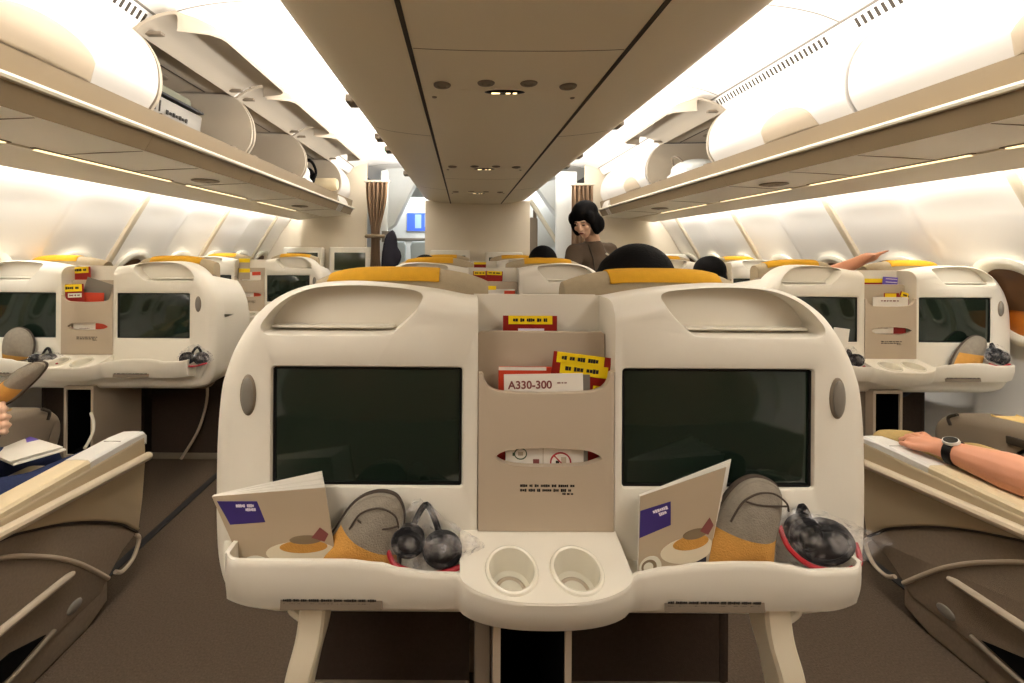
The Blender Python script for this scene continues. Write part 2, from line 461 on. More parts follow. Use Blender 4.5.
for s, ys in ((-1, (2.05, 2.72, 3.05, 4.0)), (1, (2.4, 3.2, 3.6))):
    for y in ys: br.box((CX+s*.662, y, 1.925), (.045, .10, .035), bevel=.006)
br.build('lamp_bracket', 'taupe', o)

# fascia, service panel and valance under the outboard bins
for s, nm in ((-1, 'left'), (1, 'right')):
    f = extr([(1.470, 1.832), (1.486, 1.750), (1.462, 1.728), (1.50, 1.66), (1.60, 1.66), (1.60, 1.83)], s, Y0, 5.35).build('trim_%d' % (5 if s < 0 else 6), 'fascia')
    struct(f, 'taupe fascia rail below the %s overhead bins' % nm, 'trim')
    extr([(1.488, 1.752), (1.441, 1.745), (1.438, 1.736), (1.444, 1.728), (1.463, 1.727), (1.488, 1.735)], s, Y0, 5.35).build('highlight_lip', 'rim', f)  # pale material paints the highlight along the lip edge
    extr([(1.50, 1.66), (1.70, 1.652), (1.85, 1.642), (1.85, 1.66), (1.60, 1.68)], s, Y0, 5.45).build('service_panel', 'serv', f)
    extr([(1.855, 1.635), (1.90, 1.632), (2.14, 1.600), (2.15, 1.612), (1.92, 1.66), (1.855, 1.66)], s, Y0, 5.45).build('valance', 'stow', f)
    sm = MB()
    for y in (.62, 1.42, 1.90, 2.30, 2.82, 3.65, 4.6): sm.box((X(s, 1.68), y, 1.6525), (.34, .004, .006), rot=(0, -s*math.atan2(-.018, .35), 0))
    for y in (.62, 1.90, 2.82, 3.65): sm.box((X(s, 1.48), y, 1.70), (.006, .004, .085), rot=(0, s*-.50, 0))
    sm.build('panel_seam', 'fascia', f)
    for i, (ya, yb) in enumerate(((.75, 1.66), (1.78, 2.60), (2.76, 3.50), (3.72, 4.55))):
        t = thing('light_strip', 'slim warm light strip under the %s bins, %s' % (nm, ('nearest one', 'second from the near end', 'third from the near end', 'farthest and shortest looking')[i]), 'strip light', (X(s, 1.852), (ya+yb)/2, 1.6385), 0, 'light strips along the service panels')
        MB().box((0, 0, .003), (.030, yb-ya+.03, .006), bevel=.001).build('housing', 'fascia', t)
        MB().box((0, 0, -.002), (.020, yb-ya, .006), bevel=.001).build('diffuser', 'strip', t)
    for i, y in enumerate((2.66, 4.2)):
        t = thing('passenger_service_unit', 'small oval panel of reading lights under the %s bins, %s' % (nm, 'nearer one' if i == 0 else 'farther one'), 'reading light panel', (X(s, 1.68), y, 1.648), 0, 'outboard service units')
        MB().lathe([(.001, -.004), (.06, -.005), (.075, -.001), (.075, .004)], (0, 0, 0), n=24).build('panel', 'fascia', t)
        for k in (-.03, .03): MB().lathe([(.001, -.004), (.011, -.004), (.014, 0)], (0, k, -.004), n=14).build('reading_light', 'taupe', t)
# centre service units in the stowage underside
for i, (py, z, lab) in enumerate(((86, 1.8175, 'nearest central ceiling panel with four round lights and a lit oval sign'), (167, 1.8175, 'second central ceiling panel farther forward, with small lit sign'), (192, 1.8175, 'farthest central ceiling panel near the bulkhead'))):
    y = (z-ZC)*F/(VPY-py)
    t = thing('passenger_service_unit', lab, 'reading light panel', (CX-.01, y, z), 0, 'central service units')
    p = MB(); p.ell((0, .045, .003), (.17, .034, .008), seg=32).build('sign_bezel', 'stow', t)
    sg = MB(); sg.ell((0, .045, -.005), (.072, .021, .005), seg=32); so = sg.build('sign_window', 'black', t)
    for dx, w in ((-.032, .03), (.012, .016), (.036, .014)): MB().box((dx, .044, -.0095), (w, .012, .002), bevel=.0008).build('lit_symbol', 'bulb', so)
    for dx, dy in ((-.22, -.005), (-.07, -.03), (.075, -.03), (.215, .0)):
        MB().lathe([(.001, -.001), (.014, -.001), (.017, -.005), (.027, -.004), (.030, .0), (.030, .006)], (dx, dy, 0), n=24).build('reading_light', 'taupe', t)
    for dx in (-.255, .26): MB().lathe([(.001, -.002), (.008, -.002), (.010, .002)], (dx, .125, .003), n=14).build('speaker_hole', 'taupe', t)
# green sign on the left ceiling
t = thing('exit_sign', 'pale green lit sign on the left ceiling near the curtain', 'sign', tuple(P(378, 153, 5.6)))
MB().box((0, 0, 0), (.19, .02, .13), bevel=.003).build('housing', 'ceil', t); MB().box((0, -.011, 0), (.17, .004, .105)).build('face', 'signg', t)
MB().box((0, 0, .075), (.10, .012, .05)).build('bracket', 'ceil', t)

# bulkheads, doorways and what lies beyond
yb = Y1+.03
for nm, x0, x1, zt, lb in (('left', -2.5, -1.19, 2.36, 'cream bulkhead closing the left seat rows'), ('center', -.47, .825, 1.86, 'cream bulkhead facing the centre seats'), ('right', 1.50, 2.85, 2.36, 'cream bulkhead closing the right seat rows')):
    o = MB().box(((x0+x1)/2, yb, zt/2), (x1-x0, .05, zt), bevel=.008).build('wall_front_'+nm, 'bulk'); struct(o, lb, 'wall')
for i, (x0, x1, lb) in enumerate(((-1.03, -.945, 'white jamb beside the left curtain with two grey plates'), (1.16, 1.42, 'white door jamb at the right-hand doorway'))):
    o = MB().box(((x0+x1)/2, yb+.08, 1.12), (x1-x0, .06, 2.24), bevel=.01).build('trim_%d' % (7+i), 'cold'); struct(o, lb, 'door frame')
    if i == 0:
        for py in (233, 240): MB().box((P(386, py, 6.5)[0], yb+.04, P(386, py, 6.5)[2]), (.10, .012, .05), bevel=.002).build('plate', 'grey', o)
o = MB().box((CX, 8.0, 1.2), (5.4, .06, 2.5)).build('wall_far', 'cold'); struct(o, 'bright white wall of the next cabin', 'wall')
o = MB().box((CX, Y0-.05, 1.2), (5.4, .06, 2.5)).build('wall_back_added', 'curtain'); struct(o, 'added unseen curtain-coloured wall behind the rear rows, for bounced light', 'wall')  # unseen wall added to bounce light and keep screen reflections dark
# next cabin: wall display, grey seats, slanted lockers
t = thing('wall_monitor', 'blue lit display on the white wall through the left doorway', 'monitor', (P(420, 222, 8.4)[0], 8.4*K, P(420, 222, 8.4)[2]))
MB().box((0, .03, 0), (.44, .04, .31), bevel=.006).build('casing', 'cold', t); MB().box((0, .006, 0), (.42, .012, .29)).build('screen', 'blue', t)
MB().box((-.03, -.001, .01), (.10, .004, .22)).build('map_panel', 'blued', t); MB().box((.10, -.001, .02), (.05, .004, .20)).build('map_panel', 'blued', t)
t = thing('partition', 'pale partition under the blue display in the left doorway', 'partition', (-.75, 7.32, 0))
MB().box((0, 0, 1.05), (1.3, .04, 2.1), bevel=.01).build('panel', 'cold', t); MB().box((0, -.03, 1.42), (1.3, .03, .04), bevel=.006).build('rail', 'grey', t)
for i, px in enumerate((396, 420)):
    x = P(px, 250, 7.6)[0]
    t = thing('airline_seat', ('grey seat back through the left doorway, beside the dark jacket', 'grey seat back through the left doorway, next to the bulkhead')[i], 'seat', (x, 7.6*K, 0), 0, 'grey seats of the next cabin')
    MB().prism([(-.10, .45), (.10, .45), (.145, 1.30), (.12, 1.37), (-.12, 1.37), (-.145, 1.30)], 0, .09, .02, .02).build('backrest', 'lightbox', t)
    MB().box((0, .25, .42), (.28, .45, .12), bevel=.03).build('cushion', 'lightbox', t); MB().box((0, .22, .18), (.2, .3, .36), bevel=.02).build('base', 'grey', t)
for i, (pts, lb) in enumerate((([(388, 146), (424, 158), (424, 172), (397, 226), (388, 232)], 'slanted white locker seen through the left doorway'), ([(533, 188), (559, 180), (559, 225)], 'slanted white locker seen through the right doorway'))):
    q = [P(a, b, 7.3) for a, b in pts]
    o = MB(); o.prism([(v.x, v.z) for v in q], 7.0*K, 7.25*K, .012, .01); o = o.build('overhead_locker', 'cold'); tag(o, lb, 'locker')
t = thing('handrail', 'pale slanting rail seen through the right doorway', 'rail', P(545, 225, 6.9))
c = P(545, 225, 6.9); MB().tube([P(530, 200, 6.9)-c, P(560, 247, 6.9)-c], .03).build('rail', 'rim', t); MB().tube([P(560, 247, 6.9)-c, P(560, 262, 6.9)-c-Vector((0, 0, 1.05))], .015).build('post', 'rim', t)
o = MB(); q = P(533, 232, 7.1); o.box((q.x, q.y, q.z/2+.1), (.12, .10, q.z+.2), bevel=.03); o.box((q.x+.02, q.y-.02, q.z+.24), (.05, .05, .14), bevel=.02)
tag(o.build('galley_trolley', 'taupe'), 'dark slim trolley standing in the right doorway', 'trolley')
t = thing('galley_counter', 'pale counter with shelves seen through the right doorway', 'counter', (P(546, 250, 7.6)[0], 7.75*K, 0))
MB().box((0, 0, .55), (.7, .4, 1.1), bevel=.01).build('cabinet', 'lightbox', t); MB().box((0, -.02, 1.12), (.74, .46, .04), bevel=.008).build('worktop', 'grey', t); MB().box((0, .15, 1.75), (.7, .12, .9), bevel=.02).build('upper_panel', 'cold', t)
# curtains
def curtain(name, lab, x0, x1, y, ztop, zbot, tie=None, amp=.028, folds=5):
    rows = []
    nu = 90; xc = (x0+x1)/2
    for i in range(41):
        z = ztop+(zbot-ztop)*i/40
        w = 1.0
        if tie: w = 1-.62*math.exp(-((z-tie)/.32)**2) if z > tie else 1-.62*math.exp(-((z-tie)/.9)**2)
        rows.append([(xc+(x1-x0)/2*w*(2*j/nu-1)-.02*(1-w), y+amp*math.sin(j/nu*folds*2*PI)+.006*math.sin(j*.9+z*3), z) for j in range(nu+1)])
    t = thing(name, lab, 'curtain', (0, 0, 0))
    MB().grid(rows).build('cloth', 'curtain', t, angle=80, solid=.004)
    if tie: MB().tube([(xc+.10*math.cos(a)-.02, y+.055*math.sin(a), tie) for a in [2*PI*k/20 for k in range(20)]], .022, closed=True).build('tieback', 'fascia', t)
    MB().box((xc, y, ztop+.012), (x1-x0+.04, .05, .025), bevel=.005).build('rail', 'bulk', t)
curtain('curtain', 'mauve curtain tied back at the left doorway', P(367, 0, 6.1)[0], P(389, 0, 6.1)[0], 6.1*K, P(0, 180, 6.1)[2], .02, tie=P(0, 234, 6.1)[2])
curtain('curtain', 'mauve curtain at the right doorway behind the flight attendant', P(573, 0, 6.1)[0], P(594, 0, 6.1)[0], 6.1*K, P(0, 182, 6.1)[2], .02)
# dark jacket hanging in the left doorway
q = P(392, 248, 6.2)
o = MB(); o.ell((q.x, q.y, q.z+.02), (.07, .05, .20)); o.ell((q.x+.03, q.y, q.z-.10), (.085, .06, .12)); o.ell((q.x-.03, q.y-.01, q.z-.3), (.10, .06, .5))
tag(blob(o, 'jacket', 'shirt', voxel=.015), 'dark jacket hanging at the left doorway', 'jacket')

# ------------------------------------------------------------------ overhead bins
DOOR = [(1.476, 1.832), (1.447, 1.88), (1.436, 1.93), (1.437, 1.98), (1.447, 2.03), (1.470, 2.08), (1.505, 2.13), (1.562, 2.18)]
DS = [(p[0], p[1]) for p in spline(DOOR, 4)]
def thick(curve, t):
    """closed section: curve and its outboard offset"""
    back = []
    for i, p in enumerate(curve):
        q0, q1 = curve[max(i-1, 0)], curve[min(i+1, len(curve)-1)]
        d = Vector((q1[0]-q0[0], q1[1]-q0[1])).normalized(); back.append((p[0]+d.y*t, p[1]-d.x*t))
    return curve+back[::-1]
def rot2(p, c, a):
    d = (p[0]-c[0], p[1]-c[1]); return (c[0]+d[0]*math.cos(a)-d[1]*math.sin(a), c[1]+d[0]*math.sin(a)+d[1]*math.cos(a))
def bin_(s, ya, yb_, label, open_=False, latch=True):
    yc = (ya+yb_)/2
    t = thing('overhead_bin', label, 'overhead bin', (0, 0, 0), 0, 'outboard overhead bins')
    g = .005; ya += g; yb_ -= g
    HI = DS[-1]
    if not open_:
        extr(DS+[(2.1, 2.2), (2.12, 1.834)], s, ya, yb_).build('body', 'bin', t)
        dr = extr(thick([(p[0]-.004, p[1]) for p in DS], .004), s, ya+.002, yb_-.002).build('door', 'bin', t)
    else:
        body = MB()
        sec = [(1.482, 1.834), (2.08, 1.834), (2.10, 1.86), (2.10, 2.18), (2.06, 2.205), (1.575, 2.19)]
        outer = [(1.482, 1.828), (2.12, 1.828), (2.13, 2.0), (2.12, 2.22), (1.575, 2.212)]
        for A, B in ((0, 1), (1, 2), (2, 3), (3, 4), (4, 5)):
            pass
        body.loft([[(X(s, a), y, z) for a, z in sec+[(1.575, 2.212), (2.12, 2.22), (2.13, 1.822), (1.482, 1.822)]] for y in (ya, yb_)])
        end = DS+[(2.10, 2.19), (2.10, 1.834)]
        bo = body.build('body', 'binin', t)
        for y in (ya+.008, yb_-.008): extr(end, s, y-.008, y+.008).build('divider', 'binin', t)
        # light ceiling line, vents and latches inside
        MB().box((X(s, 1.72), yc, 2.194), (.008, yb_-ya-.04, .004)).build('inner_seam', 'seam', t)
        for y in (ya+.30, yb_-.26): MB().ell((X(s, 1.84), y, 2.196), (.045, .06, .008)).build('inner_vent', 'taupe', t)
        for y in (ya+.12, yb_-.12): MB().box((X(s, 1.50), y, 1.84), (.03, .06, .014), bevel=.004).build('catch', 'taupe', t)
        dd = [rot2(p, HI, -math.radians(76)) for p in DS]
        n = len(dd); rows_o = []
        # tip corners rounded: door narrows over the last few centimetres at each end
        sec = thick(dd, .014); m = len(sec); loops = []
        L = yb_-ya-.02
        for i in range(25):
            u = i/24; y = ya+.01+L*u
            e = min(u, 1-u)*L; r = .10; cutf = 0
            if e < r: cutf = .16*(1-math.sqrt(max(0, 1-((r-e)/r)**2)))
            lp = []
            for j, (a, z) in enumerate(sec):
                jj = j if j < n else m-1-j
                fr = jj/(n-1)             # 0 tip .. 1 hinge
                k = max(0, 1-fr/.55)*cutf
                lp.append((X(s, a+k), y, z))
            loops.append(lp)
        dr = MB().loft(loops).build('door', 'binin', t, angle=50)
        for y in (ya+.07, yb_-.07):
            MB().box((X(s, 1.52), y, 2.185), (.10, .03, .014), bevel=.003).build('hinge', 'taupe', t)
    if latch and not open_:
        y0, y1 = (ya+.18, ya+.55) if s > 0 else (yb_-.72, yb_-.30)
        rows = []
        for i in range(25):
            u = i/24; y = y0+(y1-y0)*u; h = .42*math.sqrt(max(.0001, 1-(2*u-1)**2))**.8
            row = []
            for j in range(9):
                f = h*j/8*(len(DS)-1)*.85; i0 = int(f); fr = f-i0
                p, q = DS[i0], DS[min(i0+1, len(DS)-1)]
                row.append((X(s, p[0]+(q[0]-p[0])*fr-.0075), y, p[1]+(q[1]-p[1])*fr))
            rows.append(row)
        MB().grid(rows).build('latch', 'pocket', dr, solid=.003)
    return t
bin_(-1, -.6, .76, 'closed white bin behind the viewer on the left')
bin_(-1, .77, 1.885, 'big closed white bin at the upper left corner')
bin_(-1, 1.89, 2.74, 'open left bin holding a pale marked case, nearest open door', True)
bin_(-1, 2.75, 3.66, 'empty open left bin, middle one of the three', True)
bin_(-1, 3.67, 4.72, 'farthest open left bin with a white bag inside', True)
bin_(1, -.6, .76, 'closed white bin behind the viewer on the right')
bin_(1, .77, 1.865, 'closed white bin at the right edge with taupe latch', latch=True)
bin_(1, 1.87, 2.92, 'closed white bin between the right-edge bin and the open bin')
bin_(1, 2.93, 3.92, 'only open bin on the right, door raised', True)
bin_(1, 3.93, 5.0, 'farthest closed bin on the right beside the curtain')
for s, ya in ((-1, 4.73), (1, 5.01)):
    loops = []
    full = DS+[(2.12, 2.2), (2.14, 1.66), (1.60, 1.66), (1.50, 1.66), (1.462, 1.728), (1.455, 1.748)]
    for k in range(13):
        u = k/12; y = ya+(5.50-ya)*u
        w = 0 if u < .25 else .22*(1-math.sqrt(max(0, 1-((u-.25)/.75)**2)))
        loops.append([(X(s, 2.14-(2.14-a)*(1-w/.7)), y, z if z > 1.85 else z) for a, z in full])
    o = MB().loft(loops).build('bin_end_panel', 'bin', angle=40); tag(o, 'rounded white end panel of the %s bin row' % ('left' if s < 0 else 'right'), 'panel')
# things inside open bins
q = (X(-1, 1.60), 2.14, 1.836)
t = thing('equipment_case', 'pale blue-grey marked case in the nearest open left bin', 'case', q)
MB().box((-.14, 0, .10), (.34, .42, .18), bevel=.02).build('body', 'olivebox', t)
MB().box((.055, .0, .055), (.02, .45, .10), rot=(0, .10, 0), bevel=.004).build('front_plate', 'grey', t)
MB().box((.06, -.0, .117), (.05, .43, .012), bevel=.003).build('edge_rail', 'black', t)
mk = MB(); mt = frame((.068, .04, .07), (0, 1, 0), (0, 0, 1)); 
for k in range(2): mk.box((.0675, -.13+.03*k, .06), (.003, .007, .05), rot=(0, .10, 0))
mk.build('marking', 'ink', t); mk = MB()
for k in range(7): mk.box((.0685, -.05+.024*k, .045), (.003, .014, .012 if k % 2 else .020), rot=(0, .10, 0))
mk.build('lettering', 'ink', t)
t = thing('knapsack', 'white bag with dark straps in the farthest open left bin', 'bag', (X(-1, 1.70), 3.98, 1.835))
o = MB(); o.ell((0, 0, .10), (.17, .26, .10)); o.ell((-.03, .1, .09), (.15, .2, .09)); o.box((0, 0, .03), (.3, .42, .06), bevel=.02); blob(o, 'body', 'cold', t, .012)
o = MB(); o.tube(spline([(.10, .26, .02), (.15, .28, .14), (.08, .30, .26), (-.04, .30, .2), (.02, .30, .04)], 6), .028, flat=.5); o.ell((.05, .33, .10), (.08, .05, .10)); blob(o, 'strap', 'hair', t, .012)
t = thing('rolled_blanket', 'small pale roll at the far end of the open left bin', 'blanket', (X(-1, 1.62), 4.52, 1.90))
MB().lathe([(.001, -.2), (.05, -.2), (.064, -.18), (.064, .18), (.05, .2), (.001, .2)], (0, 0, 0), (1, 0, 0)).build('roll', 'pad', t)
t = thing('shopping_bag', 'white bag lying in the open right bin', 'bag', (X(1, 1.72), 3.66, 1.835))
o = MB(); o.ell((0, 0, .08), (.17, .2, .08)); o.box((0, 0, .03), (.3, .36, .06), bevel=.02); blob(o, 'body', 'cold', t, .012)
MB().tube(spline([(-.12, -.06, .13), (-.15, -.02, .18), (-.15, .06, .18), (-.12, .1, .13)], 5), .008).build('handle', 'taupe', t)
# ------------------------------------------------------------------ seat pairs (shell with two screens, console, tray)
def U(px, Y=1.0): return (px-VPX)/520*Y-CX
def Z(py, Y=1.0): return ZC-(py-VPY)/520*Y
AX = 543.6
def sym(pts):
    """right-half outline in pixels -> closed local outline, mirrored about the console"""
    R = [((px-AX)/520, Z(py)) for px, py in pts]
    return R
OUT = [(598, 298), (616, 297), (646, 291.5), (685, 286.5), (725, 283.5), (755, 284), (780, 287.5), (802, 296.5), (820, 310), (833, 326), (845, 347), (853, 368), (858, 388), (861.5, 430), (862.5, 480), (862, 525), (859, 558), (850, 584), (833, 600), (800, 606)]
hr = [(p[0], p[1]) for p in spline([((px-3.9-VPX)/520*1.05-CX, Z(py, 1.05)) for px, py in OUT], 4)]
OUTL = [(-x, z) for x, z in hr[::-1]] + hr         # bottom-left .. over the top .. bottom-right
OUTL = OUTL[::-1]
SCOOP = [(701, 334.5), (690, 329), (676, 316), (667, 304), (665, 297), (672, 292.5), (690, 289.8), (725, 287.3), (757, 287.6), (782, 291), (802, 299.5), (815, 310), (823, 320.5), (826, 327), (824.5, 331.5), (819.5, 334.6), (808, 335.2), (785, 335.3), (750, 335.3)]
scl = [(p[0], p[1]) for p in spline(sym(SCOOP), 4, closed=True)]
def mirror(poly): return [(-x, z) for x, z in poly][::-1]
def flare(poly, y_in, fl=.004):
    mb = MB(); loops = []
    for i, y in ((-fl*1.6, -.08), (-fl*1.6, -.001), (-fl*.55, .0012), (0, .0065), (0, y_in)):
        loops.append([(p[0], y, p[1]) for p in (inset(poly, i) if i else poly)])
    mb.loft(loops); return mb
SC = (.338, .178, .9125-.004, .109)     # screen centre, half width, centre z, half height
def build_pair():
    t = thing('seat_pair', 'x', 'aircraft seat pair')
    # shell
    sh = MB().prism(OUTL, 0, .118, .045, .012, seg=7).build('shell', 'shell', t)
    cutters = []
    for s in (-1, 1):
        cutters.append(flare(scl if s > 0 else mirror(scl), .060))
        r = rrect(s*SC[0]-SC[1]-.005, s*SC[0]+SC[1]+.005, SC[2]-SC[3]-.005, SC[2]+SC[3]+.005, .006, 4)
        cutters.append(flare(r, .016, .005))
    cav = MB(); cav.prism([(-.125, .7105), (.139, .7105), (.139, 1.149), (.104, 1.30), (-.118, 1.30), (-.125, 1.19)], -.05, .104); cutters.append(cav)
    cut(sh, cutters, 32)
    MB().box((.0, .109, .93), (.262, .008, .45)).build('console_back', 'shell', t)
    # side wings wrapping forward round the seats
    for s in (-1, 1):
        oc = [p for p in hr if p[1] < 1.115]
        pl = oc+[(p[0]-.022, p[1]) for p in oc[::-1]]
        pl = [(s*(p[0]-.004), p[1]) for p in pl]
        MB().prism(pl, .07, .40, 0, .01, fn=lambda u, y, v: (u, y, v-(max(0, y-.1)*.18 if v > .9 else 0))).build('side_wing', 'shell', t)
    # scoop ledge and screens
    for s in (-1, 1):
        MB().box((s*.414, .046, Z(330.5)), (.244, .024, .0055), bevel=.002).build('scoop_ledge', 'shell', t)
        so = MB().box((s*SC[0], .0125, SC[2]), (SC[1]*2, .006, SC[3]*2), bevel=.001).build('screen', 'screen', t)
        f = MB(); a, b = SC[1]+.0045, SC[3]+.0045
        f.loft([[(s*SC[0]+sx*w, y, SC[2]+sz*h) for sx, sz in ((-1, -1), (1, -1), (1, 1), (-1, 1))] for w, h, y in ((a, b, .0155), (a, b, .006), (a-.0035, b-.0035, .0075), (a-.0045, b-.0045, .0155))], cap=False)
        f.build('screen_frame', 'black', so)
        # oval handle button at the outer edge
        bz = MB(); bz.ell((s*.566, -.0005, Z(396)), (.0155, .006, .040), seg=28).build('button_bezel', 'taupe', t)
        bt = MB(); bt.ell((s*.566, -.0042, Z(396)), (.0115, .006, .035), seg=28).build('button', 'grey', t)
    # console pockets
    MB().prism([(-.124, .712), (.138, .712), (.138, Z(333.5, 1.067)), (.130, Z(331, 1.067)), (-.116, Z(331, 1.067)), (-.124, Z(333.5, 1.067))], .058, .066, .003).build('pocket_divider', 'pocket', t)
    c = lambda px, py: ((px-AX)/520, Z(py))
    top = spline([c(479.4, 372.5), c(483.5, 373), c(485, 379), c(489, 385.5), c(496, 389.5), c(507, 391.5), c(546, 392.5), c(586, 391), c(599, 388.5), c(605.5, 384), c(609, 378), c(610.5, 371.5), c(614.8, 371)], 4)
    top = [(p[0], p[1]) for p in top]
    pol = [(-.1235, .7115), (.1375, .7115)]+top[::-1]
    pf = MB().prism(pol, -.004, .010, .0016, .0016, 3).build('pocket_front', 'pocket', t)
    lens = [c(497, 456), c(503, 451), c(514, 448.3), c(532, 447), (c(556, 446.5)), c(580, 448), c(593, 450.5), c(602.5, 456.5), c(595, 461), c(582, 464), c(556, 465.2), c(530, 465.3), c(514, 464), c(503, 461)]
    lens = [(p[0], p[1]) for p in spline(lens, 4, closed=True)]
    cut(pf, [MB().prism(lens, -.03, .03)], 40)
    d = MB(); mt = frame((c(521, 484)[0], -.0045, Z(484)), (1, 0, 0), (0, 0, 1)); dashes(d, mt, .106, .0058, 2, 1.5)
    dashes(d, frame((c(563, 492)[0], -.0045, Z(492)), (1, 0, 0), (0, 0, 1)), .022, .0038); d.build('pocket_notice', 'ink', t)
    # shelf: outer skirt with lip, floor and cup platform
    NU = 121; us = [-.572+1.124*i/(NU-1) for i in range(NU)]
    UC, UW = -.008, .150
    def g(u):
        q = abs(u-UC)/UW
        return (1-q**2.4)**.62 if q < 1 else 0
    dip = [(-.60, 0), (-.355, 0), (-.298, -.005), (-.258, -.0145), (-.212, -.0205), (-.165, -.0215), (.14, -.0205), (.207, -.0095), (.264, -.002), (.32, 0), (.377, 0), (.41, -.0045), (.451, -.0125), (.503, -.0105), (.56, -.008)]
    def dipf(u):
        for p, q in zip(dip, dip[1:]):
            if p[0] <= u <= q[0]:
                f = (u-p[0])/(q[0]-p[0]); f = f*f*(3-2*f); return p[1]+(q[1]-p[1])*f
        return 0
    def topf(u):
        e = g(u); en = min(1, max(0, (abs(u+.010)-.532)/.03))
        return Vector((u, -.090-.044*e+.022*en**2.2, .7115+dipf(u)-.0145*e))
    def botf(u):
        e = g(u); en = min(1, max(0, (abs(u+.010)-.50)/.062))
        return Vector((u, -.072-.030*e+.012*en**2, .6165-.012*e+.006*en))
    loops = []
    for u in us:
        T, B = topf(u), botf(u); n = Vector((0, -1, 0)); sec = []
        for k in range(9):
            f = k/8; p = T.lerp(B, f); p.y -= .006*math.sin(PI*f); p = p+Vector((0, .0, -.004 if k == 0 else 0)); sec.append(p)
        inner = [B+Vector((0, .03, .002)), B+Vector((0, .03, .014)), T.lerp(B, .6)+Vector((0, .011, 0)), T+Vector((0, .011, -.004)), T+Vector((0, .0085, 0)), T+Vector((0, .0025, 0))]
        loops.append(sec+inner)
    MB().loft(loops).build('shelf_skirt', 'shell', t, angle=50)
    for ua, ub in ((-.565, -.12), (.12, .55)):
        MB().box(((ua+ub)/2, -.032, .650), (ub-ua-.03, .072, .012), bevel=.003).build('shelf_floor', 'shell', t)
    for s, ue in ((-1, -.5705), (1, .5505)):
        e = MB(); T, B = topf(ue), botf(ue)
        q = [(T.y+.002, T.z-.001), (.02, T.z+.002), (.02, .60), (B.y+.002, B.z)]
        e.loft([[(ue+dx, y, z) for y, z in q] for dx in (-.004, .004)]); e.build('shelf_end', 'shell', t)
        hk = MB().tube(spline([(s*.602, .03, .73), (s*.603, .006, .685), (s*.595, -.008, .64), (s*.578, -.006, .60)], 6), [.011]*19, flat=.6).build('corner_guard', 'rim', t)
    # cup platform
    N = 60; ue = [UC-UW*.995+2*UW*.995*i/N for i in range(N+1)]
    loops = []
    for u in ue:
        T = topf(u); Bk = Vector((u, .004, .7125))
        loops.append([T+Vector((0, .001, -.0005)), Bk, Vector((u, .004, .63)), Vector((u, T.y+.02, .63))])
    cp = MB().loft(loops).build('cup_platform', 'shell', t, angle=40)
    slope = math.atan2(.7125-.676, .134); axv = Vector((0, -math.sin(slope), math.cos(slope)))
    cups = []
    for cu in (-.0665, .0475):
        yy = -.078; zc = .7125+(yy-.0)*math.tan(slope)
        cups.append(Vector((cu, yy, zc)))
    cut(cp, [MB().lathe([(.0395, -.058), (.0395, .05)], v, axv, 40) for v in cups], 40)
    for v in cups:
        h = MB().lathe([(.001, -.052), (.031, -.052), (.036, -.046), (.0385, -.004), (.0395, .0035), (.0425, .0055), (.0455, .0035), (.047, -.001), (.0395, -.003), (.039, -.055), (.001, -.055)], v, axv, 40).build('cup_holder', 'rim', t)
        MB().lathe([(.022, -.051), (.0255, -.0488), (.029, -.051)], v, axv, 36, cap=False).build('cup_mat', 'pocket', h)
    # label recess on the skirt
    for ua, ub in ((-.47, -.292), (.20, .375)):
        lb = MB(); u0 = (ua+ub)/2
        B = topf(u0).lerp(botf(u0), .82)
        lb.box((u0, B.y-.0045, B.z), (ub-ua, .002, .024), rot=(-.17, 0, 0), bevel=.0006); lo = lb.build('label_plate', 'taupe', t)
        d = MB(); dashes(d, frame((ua+.005, B.y-.0068, B.z+.005), (1, 0, 0), (0, -.17, 1)), ub-ua-.012, .0055, 2, 1.6, words=(3, 7)); d.build('lettering', 'ink', lo)
    # legs, hooks, centre box, footwell
    for s in (-1, 1):
        lg = MB(); pts = spline([(s*.425, -.01, .63), (s*.433, -.015, .54), (s*.452, -.02, .46), (s*.48, .0, .32), (s*.495, .08, .15), (s*.495, .14, .0)], 6)
        loops = []
        for p in pts:
            w, dpt = .024, .03
            loops.append([(p.x+dx*w, p.y+dy*dpt, p.z) for dx, dy in ((-.8, -1), (.8, -1), (1, -.8), (1, 1), (-1, 1), (-1, -.8))])
        lg.loft(loops).build('leg', 'stow', t)
        MB().tube(spline([(s*.448, -.02, .618), (s*.468, -.028, .600), (s*.470, -.028, .580), (s*.455, -.024, .562)], 5), .0075).build('hook', 'rim', t)
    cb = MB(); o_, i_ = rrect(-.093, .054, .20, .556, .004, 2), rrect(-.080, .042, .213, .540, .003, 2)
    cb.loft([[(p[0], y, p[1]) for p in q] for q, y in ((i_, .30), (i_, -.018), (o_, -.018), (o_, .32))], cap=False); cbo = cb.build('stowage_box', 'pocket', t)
    MB().box((-.019, .295, .377), (.122, .006, .33)).build('box_darkness', 'void', cbo)  # black sheets stand for the unlit inside of the open box
    for a, b_ in ((-.079, .0), (.041, .0)): MB().box((a, .14, .377), (.003, .30, .326)).build('box_darkness', 'void', cbo)
    for zz in (.215, .538): MB().box((-.019, .14, zz), (.118, .30, .003)).build('box_darkness', 'void', cbo)
    MB().box((-.112, .05, .31), (.030, .06, .60), bevel=.004).build('centre_post', 'taupe', t)
    for s, xa, xb in ((-1, -.60, -.13), (1, .056, .60)):
        fw = MB(); fw.box(((xa+xb)/2, .42, .30), (xb-xa, .03, .60)); fw.box(((xa+xb)/2, .25, .615), (xb-xa-.02, .36, .02))
        fw.build('footwell', 'dark', t)
        MB().box(((xa+xb)/2, .402, .018), (xb-xa, .012, .036), bevel=.004).build('base_strip', 'taupe', t)
